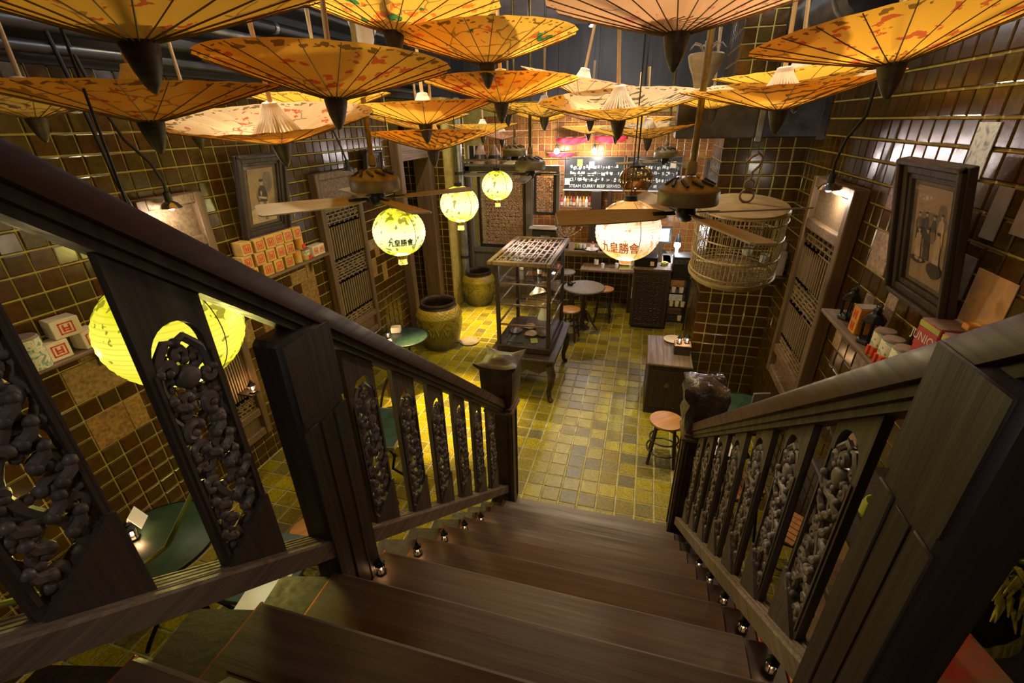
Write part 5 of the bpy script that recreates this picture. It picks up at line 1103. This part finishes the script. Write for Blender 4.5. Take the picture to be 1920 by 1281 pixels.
# carved counter block with till things
t = thing('counter_cabinet', 'very dark carved counter cabinet standing before the bar', 'cabinet', (.235, 7.85, 0)); G().box((0, 0, .53), (.57, .88, .98), .01).build('body', M['dkwood'], t); G().box((0, 0, 1.035), (.6, .92, .03), .006).build('top', M['oldh'], t); G().box((0, 0, .03), (.5, .8, .06)).build('plinth', M['black'], t)
for s in (-1, 1): G().box((s * .255, -.445, .53), (.05, .02, .96), .004).build('stile', M['dkwood'], t); G().box((0, -.445, .53 + s * .46), (.46, .02, .05), .004).build('rail', M['dkwood'], t)
g = G(); rr = random.Random(8)
for i in range(6):
    for j in range(11): g.tube([(-.19 + .075 * i + a, -.446, .13 + .075 * j + b) for a, b in spiral(0, 0, .008, .034, rr.uniform(0, 6), 1, 8)], .008, 4)
tag(g.build('carved_relief', M['dkwood'], t), kind='stuff')
t = thing('card_machine', 'black box with a white label on the carved counter', 'box', (.12, 7.62, 1.05)); G().box((0, 0, .08), (.36, .26, .16), .012).build('body', M['iron'], t); G().box((.1, -.132, .06), (.06, .003, .07)).build('label', M['paper'], t)
t = thing('menu_holder', 'dark grey folder propped behind the black box', 'folder', (.16, 7.84, 1.05), 0, None, (-.3, 0, 0)); G().prism([(-.22, 0), (.22, 0), (.2, .34), (-.12, .36)], 'y', -.01, .01).build('folder', M['greywood'], t)
t = thing('tape_roll', 'yellow-green tape roll on the carved counter', 'tape', (.42, 7.66, 1.05)); G().lathe([(.03, 0), (.055, 0), (.055, .05), (.03, .05), (.03, 0)], 20, cap=False).build('roll', M['limecard'], t)
t = thing('till_screen', 'white glowing till screen behind the big white lantern', 'screen', (.36, 8.5, 1.05), .2); G().box((0, 0, .01), (.2, .18, .02), .004).build('base', M['iron'], t); G().box((0, .02, .1), (.04, .04, .2)).build('neck', M['iron'], t); G().box((0, 0, .3), (.34, .04, .3), .008).build('housing', M['iron'], t); G().box((-.02, -.0215, .31), (.27, .003, .22)).build('display', M['screen'], t)
t = thing('desk_lamp', 'small bright lamp with black cap beside the till screen', 'lamp', (.62, 8.25, 1.05)); G().cyl((0, 0), .06, 0, .02, 18).build('base', M['white'], t); G().cyl((0, 0), .03, .02, .14, 14).build('stem', M['white'], t); G().ball((0, 0, .2), .055, 14, 10).build('bulb', M['bulb'], t); G().lathe([(.05, .25), (.045, .3), (.03, .36), (.02, .4)], 16).build('cap', M['iron'], t)
point(.62, 8.0, 1.6, 40, (.95, .9, 1), .05)
t = thing('back_counter', 'pale steel service counter behind the birdcage', 'counter', (.65, 8.2, 0)); G().box((0, 0, 1.03), (.5, .8, .04), .006).build('worktop', M['galv'], t)
for s in (-1, 1): G().box((s * .22, 0, .5), (.03, .74, 1.0), .004).build('side', M['greywood'], t)
t = thing('coffee_machine', 'black coffee machine on the service counter beside the cage', 'machine', (.68, 7.62, .90)); G().box((0, 0, .17), (.28, .3, .34), .012).build('body', M['iron'], t); G().box((0, -.155, .27), (.26, .01, .08), .003).build('control_panel', M['duct'], t)
for x in (-.06, .06): G().lathe([(.018, 0), (.018, .02), (.01, .024)], 12).build('knob', M['black'], t, (x, -.16, .27), (PI / 2, 0, 0))
t = thing('wire_rack', 'black wire rack with cups and cartons under the coffee machine', 'rack', (.68, 7.62, 0))
for sx in (-1, 1):
    for sy in (-1, 1): G().box((sx * .15, sy * .15, .45), (.02, .02, .9)).build('post', M['iron'], t)
for z in (.15, .40, .64, .88): g = G(); [g.box((0, -.15 + .03 * k, z), (.3, .006, .006)) for k in range(11)]; g.box((0, -.15, z), (.3, .012, .02)); g.box((0, .15, z), (.3, .012, .02)); g.build('wire_shelf', M['iron'], t)
for k, (x, z, m) in enumerate([(-.09, .41, 'paper'), (0, .41, 'white'), (.09, .41, 'paper'), (-.08, .65, 'white'), (.04, .65, 'white'), (-.06, .16, 'teal'), (.07, .16, 'paper')]):
    tag(G().lathe([(.028, 0), (.036, .08), (.032, .08), (.026, .006)], 12, cap=False).build('paper_cup', M[m], None, (.68 + x, 7.50, z + .002)), 'stack cup on the black wire rack, %s' % ['middle shelf left', 'middle shelf centre', 'middle shelf right', 'top shelf left', 'top shelf right', 'bottom shelf left, teal', 'bottom shelf right'][k], 'cup', 'cups on the wire rack')
# blackboards
def blackboard(x0, x1, z0, z1, label, seed, line=None):
    t = thing('menu_blackboard', label, 'blackboard', ((x0 + x1) / 2, 9.50, z0)); w, h = x1 - x0, z1 - z0; rr = random.Random(seed)
    G().box((0, .02, h / 2), (w - .04, .02, h - .04)).build('slate', M['board'], t); G().box((0, 0, .012), (w, .05, .024), .004).build('frame_rail', M['white'], t); G().box((0, 0, h - .012), (w, .05, .024), .004).build('frame_rail', M['oldh'], t)
    for s in (-1, 1): G().box((s * (w / 2 - .012), 0, h / 2), (.024, .05, h - .05), .004).build('frame_stile', M['oldh'], t)
    g = G()
    for r in range(1 if line else 0, 4):
        z = .09 + r * .115; x = -w / 2 + .14
        while x < w / 2 - .1:
            L = rr.uniform(.02, .05); y = .008
            for q in range(2): g.box((x + rr.uniform(0, L), y, z + rr.uniform(-.02, .02)), (rr.choice((.006, .03)), .003, rr.choice((.05, .006))))
            x += L + .012
    tag(g.build('chalk_marks', M['chalk'], t), kind='stuff')
    if line: vs, fs = text_geo(line, .085); tag(G(False).add([(a * .95 + .03, .0085, b + .085) for a, b, c in vs], fs).build('chalk_lettering', M['chalk'], t, smooth=0), kind='stuff')
    return t
blackboard(-1.60, -.42, 1.96, 2.60, 'left menu blackboard over the bar with chalk lines', 1, 'STEAM CURRY BEEF SERVED')
blackboard(-.40, .62, 1.96, 2.60, 'right menu blackboard over the bar, behind glass lamp', 2)
for k, (x, z, m) in enumerate([(-1.28, 2.48, 'limecard'), (-1.05, 2.44, 'paper'), (-1.52, 2.13, 'paper'), (.45, 2.45, 'paper')]): tag(G().box((0, 0, 0), (.1, .004, .12)).build('note_card', M[m], None, (x, 9.494, z)), ['lime card pinned at the top of left blackboard', 'cream card pinned at the top of left blackboard, near the bulb', 'cream card pinned low on the left blackboard', 'cream card pinned on the right blackboard'][k], 'card')
tag(G().box((-1.32, 9.40, 1.655), (.66, .2, .03), .004).build('bottle_shelf', M['oldh']), 'small wooden bottle shelf under the left blackboard', 'shelf')
bm_ = ['redbox', 'white', 'boxo', 'greycard', 'redbox', 'paper', 'photo_lt', 'boxo', 'white', 'redbox']
for k in range(10): bottle((-1.60 + .062 * k, 9.36 + .05 * (k % 2), 1.671), bm_[k], '%s bottle, %s from the left in the row under left blackboard' % (['red', 'white', 'orange', 'brown', 'red', 'cream', 'tan', 'orange', 'white', 'red'][k], ORD2[k]), .85, 'bottles under the left blackboard', 'iron')
struct(G().box((-.92, 9.44, 1.0), (.2, .2, 1.94), .006).box((-.66, 9.46, 1.0), (.07, .14, 1.94), .004), 'trim_4', M['dkwood'])
struct(G().box((.98, 8.8, 1.3), (.09, .12, 2.6), .008), 'trim_5', M['dkwood'])
t = thing('glass_shelf_rack', 'rack of pale glasses at the right end of bar', 'rack', (.72, 9.42, 1.95))
for z in (0, .2): G().box((0, 0, z), (.4, .2, .02), .003).build('shelf', M['greywood'], t)
for k in range(8): tag(G().lathe([(.03, 0), (.034, .1), (.03, .1), (.026, .006)], 12, cap=False).build('tumbler', M['white'], None, (.56 + .09 * (k % 4), 9.38, 1.962 + .2 * (k // 4))), 'pale tumbler, %s from left on the %s shelf of bar-end rack' % (ORD[k % 4], ['lower', 'upper'][k // 4]), 'glass', 'tumblers in the rack')
# bare bulbs and the red valance over the bar
for k, x in enumerate((-1.70, -.99)):
    t = thing('bare_bulb', ['left bare bulb blazing over the bar', 'right bare bulb blazing over the bar'][k], 'lamp', (x, 9.25, 2.70)); G().ball((0, 0, 0), .05, 14, 10).build('bulb', M['bulb'], t); G().lathe([(.02, .045), (.024, .05), (.022, .11), (.008, .12)], 12).build('socket', M['iron'], t); G().tube([(0, 0, .12), (0, 0, ZC - 2.7)], .005, 6).build('cord', M['rubber'], t)
    point(x, 9.05, 2.62, 42, (1, .88, .86), .05)
for k, (x, w_, z) in enumerate([(-1.45, .6, 2.93), (-.72, .62, 2.95), (-1.65, .5, 2.66)]):
    g = G(False); n = 16; vs = []
    for j in range(5):
        for i in range(n + 1): u = i / n; vs.append((-w_ / 2 + w_ * u, .02 * math.sin(u * 18 + j), -(.13 if k < 2 else .08) * (j / 4) * (1 - .5 * (2 * u - 1) ** 2)))
    g.add(vs, [(j * (n + 1) + i, j * (n + 1) + i + 1, (j + 1) * (n + 1) + i + 1, (j + 1) * (n + 1) + i) for j in range(4) for i in range(n)])
    t = thing('red_valance', ['left red cloth valance hanging over the bar', 'right red cloth valance hanging over the bar', 'low red cloth strip beside the left bulb'][k], 'cloth', (x, 9.42, z)); o = g.build('cloth', M['cloth'], t); md = o.modifiers.new('s', 'SOLIDIFY'); md.thickness = .008; G().tube([(-w_ / 2 - .03, 0, .008), (w_ / 2 + .03, 0, .008)], .01, 6).build('rod', M['old'], t); G().box((0, .09, .008), (.02, .17, .02)).build('bracket', M['old'], t)

# ------------------------------------------------------------------ hanging things: birdcage, glass lamp, gourds
t = thing('birdcage', 'round cane birdcage hanging in front of the tiled pillar', 'birdcage', (.70, 3.78, 2.12), 0, None, (r_(8), 0, 0)); R = .30; Hc = .50
G().lathe([(R * .72, -.06), (R * .95, -.04), (R * 1.03, -.012), (R * 1.05, .012), (R * 1.0, .014), (R * .96, -.01), (.001, -.02)], 36, cap=False).build('tray', M['cage'], t)
G().lathe([(R * .3, -.085), (R * .62, -.075), (R * .74, -.058)], 24).build('under_bowl', M['photo_lt'], t)
for k in range(64): a = 2 * PI * k / 64; put('bar', bpy.data.meshes.get('cage_bar') or G().tube([(R, 0, .02), (R * 1.0, 0, Hc * .85), (R * .985, 0, Hc)], .0032, 5).mesh('cage_bar', M['cage']), t, None, (0, 0, a))
for z, r in ((.04, R * 1.01), (.17, R * 1.01), (.31, R * 1.01), (Hc - .06, R * 1.01), (Hc, R)): G().tube([(r * math.cos(a), r * math.sin(a), z) for a in [2 * PI * q / 40 for q in range(40)]], .006, 6, True).build('hoop', M['cage'], t)
G().lathe([(R, Hc), (R * .98, Hc + .02), (R * .5, Hc + .032), (.001, Hc + .036)], 36).build('top', M['cage'], t)
g = G()
for i in range(15): u = -R + .04 * i + .02; L = math.sqrt(max(0, R * R - u * u)) * .95; g.tube([(u, -L, .012), (u, L, .012)], .003, 4); g.tube([(-L, u, .016), (L, u, .016)], .003, 4)
tag(g.build('floor_grid', M['cage'], t), kind='stuff')
G().tube([(-R * .9, -.05, .10), (R * .7, -.16, .10)], .008, 6).build('perch', M['bamboo'], t)
for k, a in enumerate((.3, 1.0)): G().lathe([(.03, 0), (.04, .03), (.034, .06), (.03, .06), (.028, .01)], 14, cap=False).build('feeder', M['grey_poster'], t, (R * .82 * math.cos(a), R * .82 * math.sin(a), .06))
hk = G(); hk.tube([(.045 * math.cos(a), 0, Hc + .085 + .045 * math.sin(a)) for a in [2 * PI * q / 18 for q in range(18)]], .008, 6, True); hk.tube([(.03 * math.cos(a), 0, Hc + .165 + .03 * math.sin(a)) for a in [2 * PI * q / 18 for q in range(18)]], .008, 6, True); hk.tube([(0, 0, Hc + .19), (.005, 0, Hc + .25), (.04, 0, Hc + .29), (.05, 0, Hc + .34), (.02, 0, Hc + .37), (-.02, 0, Hc + .35), (-.05, 0, Hc + .31)], .009, 8)
hk.build('hook', M['old'], t); G().tube([(.01, 0, Hc + .365), (.01, 0, ZC - 2.12)], .003, 4).build('hanging_string', M['rubber'], t)
t = thing('glass_lamp', 'smoky amber glass lamp hanging on a black cord before blackboards', 'lamp', (-.08, 3.92, 2.76)); t.scale = (1.3, 1.3, 1.3); G().lathe([(.045, -.13), (.05, -.09), (.075, -.05), (.1, 0), (.098, .04), (.075, .075), (.04, .09)], 28, cap=False).build('glass_globe', M['amber'], t)
G().lathe([(.046, .085), (.05, .095), (.03, .11), (.01, .125)], 18).build('cap', M['iron'], t); G().lathe([(.06, -.165), (.07, -.16), (.07, -.14), (.05, -.13), (.04, -.128)], 22).build('base_ring', M['iron'], t); G().tube([(0, 0, -.14), (0, 0, .3), (0, 0, (ZC - 2.76) / 1.3)], .005, 6).build('cord', M['rubber'], t)
G().lathe([(.03, .02), (.06, .0), (.07, -.03), (.068, -.03), (.055, -.002)], 18, cap=False).build('inner_reflector', M['brass'], t)
def gourd(loc, s, m, label):
    t = thing('hanging_pot', label, 'pot', loc); t.scale = (s, s, s); G().lathe([(.04, -.13), (.05, -.12), (.06, -.07), (.075, -.02), (.1, .03), (.115, .08), (.118, .1), (.108, .11), (.09, .1), (.06, 0)], 24, cap=False).build('pot', M[m], t); g = G()
    for k in range(7): a = k * .9; g.tube([(0, 0, .08), (.05 * math.cos(a), .05 * math.sin(a), .16), (.09 * math.cos(a), .09 * math.sin(a), .17), (.12 * math.cos(a), .12 * math.sin(a), .14)], [.007, .006, .005, .002], 5)
    g.build('air_plant', M['photo_lt'], t); G().tube([(0, 0, .1), (0, 0, (ZC - loc[2]) / s)], .004, 4).build('string', M['galv'], t)
gourd((.34, 4.25, 3.52), 1.1, 'gourd', 'beige bell-shaped hanging pot with an air plant beside the pillar'); gourd((-1.95, 3.3, 3.78), .9, 'white', 'small white hanging pot behind the top phoenix parasol')
def spot_fixture(x, y, z, tx, ty, tz, label):
    d = (Vector((tx, ty, tz)) - Vector((x, y, z))).normalized(); q = d.to_track_quat('-Z', 'Y').to_euler(); t = thing('spot_lamp', label, 'lamp', Vector((x, y, z)) - d * .03, 0, 'track spot lamps', q)
    G().lathe([(.045, -.02), (.048, .0), (.046, .1), (.03, .13), (.001, .135)], 18, cap=False).build('can', M['black'], t); G().lathe([(.001, .012), (.04, .012)], 18, cap=False).build('lens', M['bulb'], t)
for (x, y, tx, ty, *_), wh in ((SPOTS[4], 'brilliantly lit parasol with the white strut cone'), (SPOTS[3], 'dark landscape parasol in the centre'), (SPOTS[11], 'bar counter')): spot_fixture(x, y, 4.53, tx, ty, 3.3, 'black ceiling spot lamp pointing down at the ' + wh)
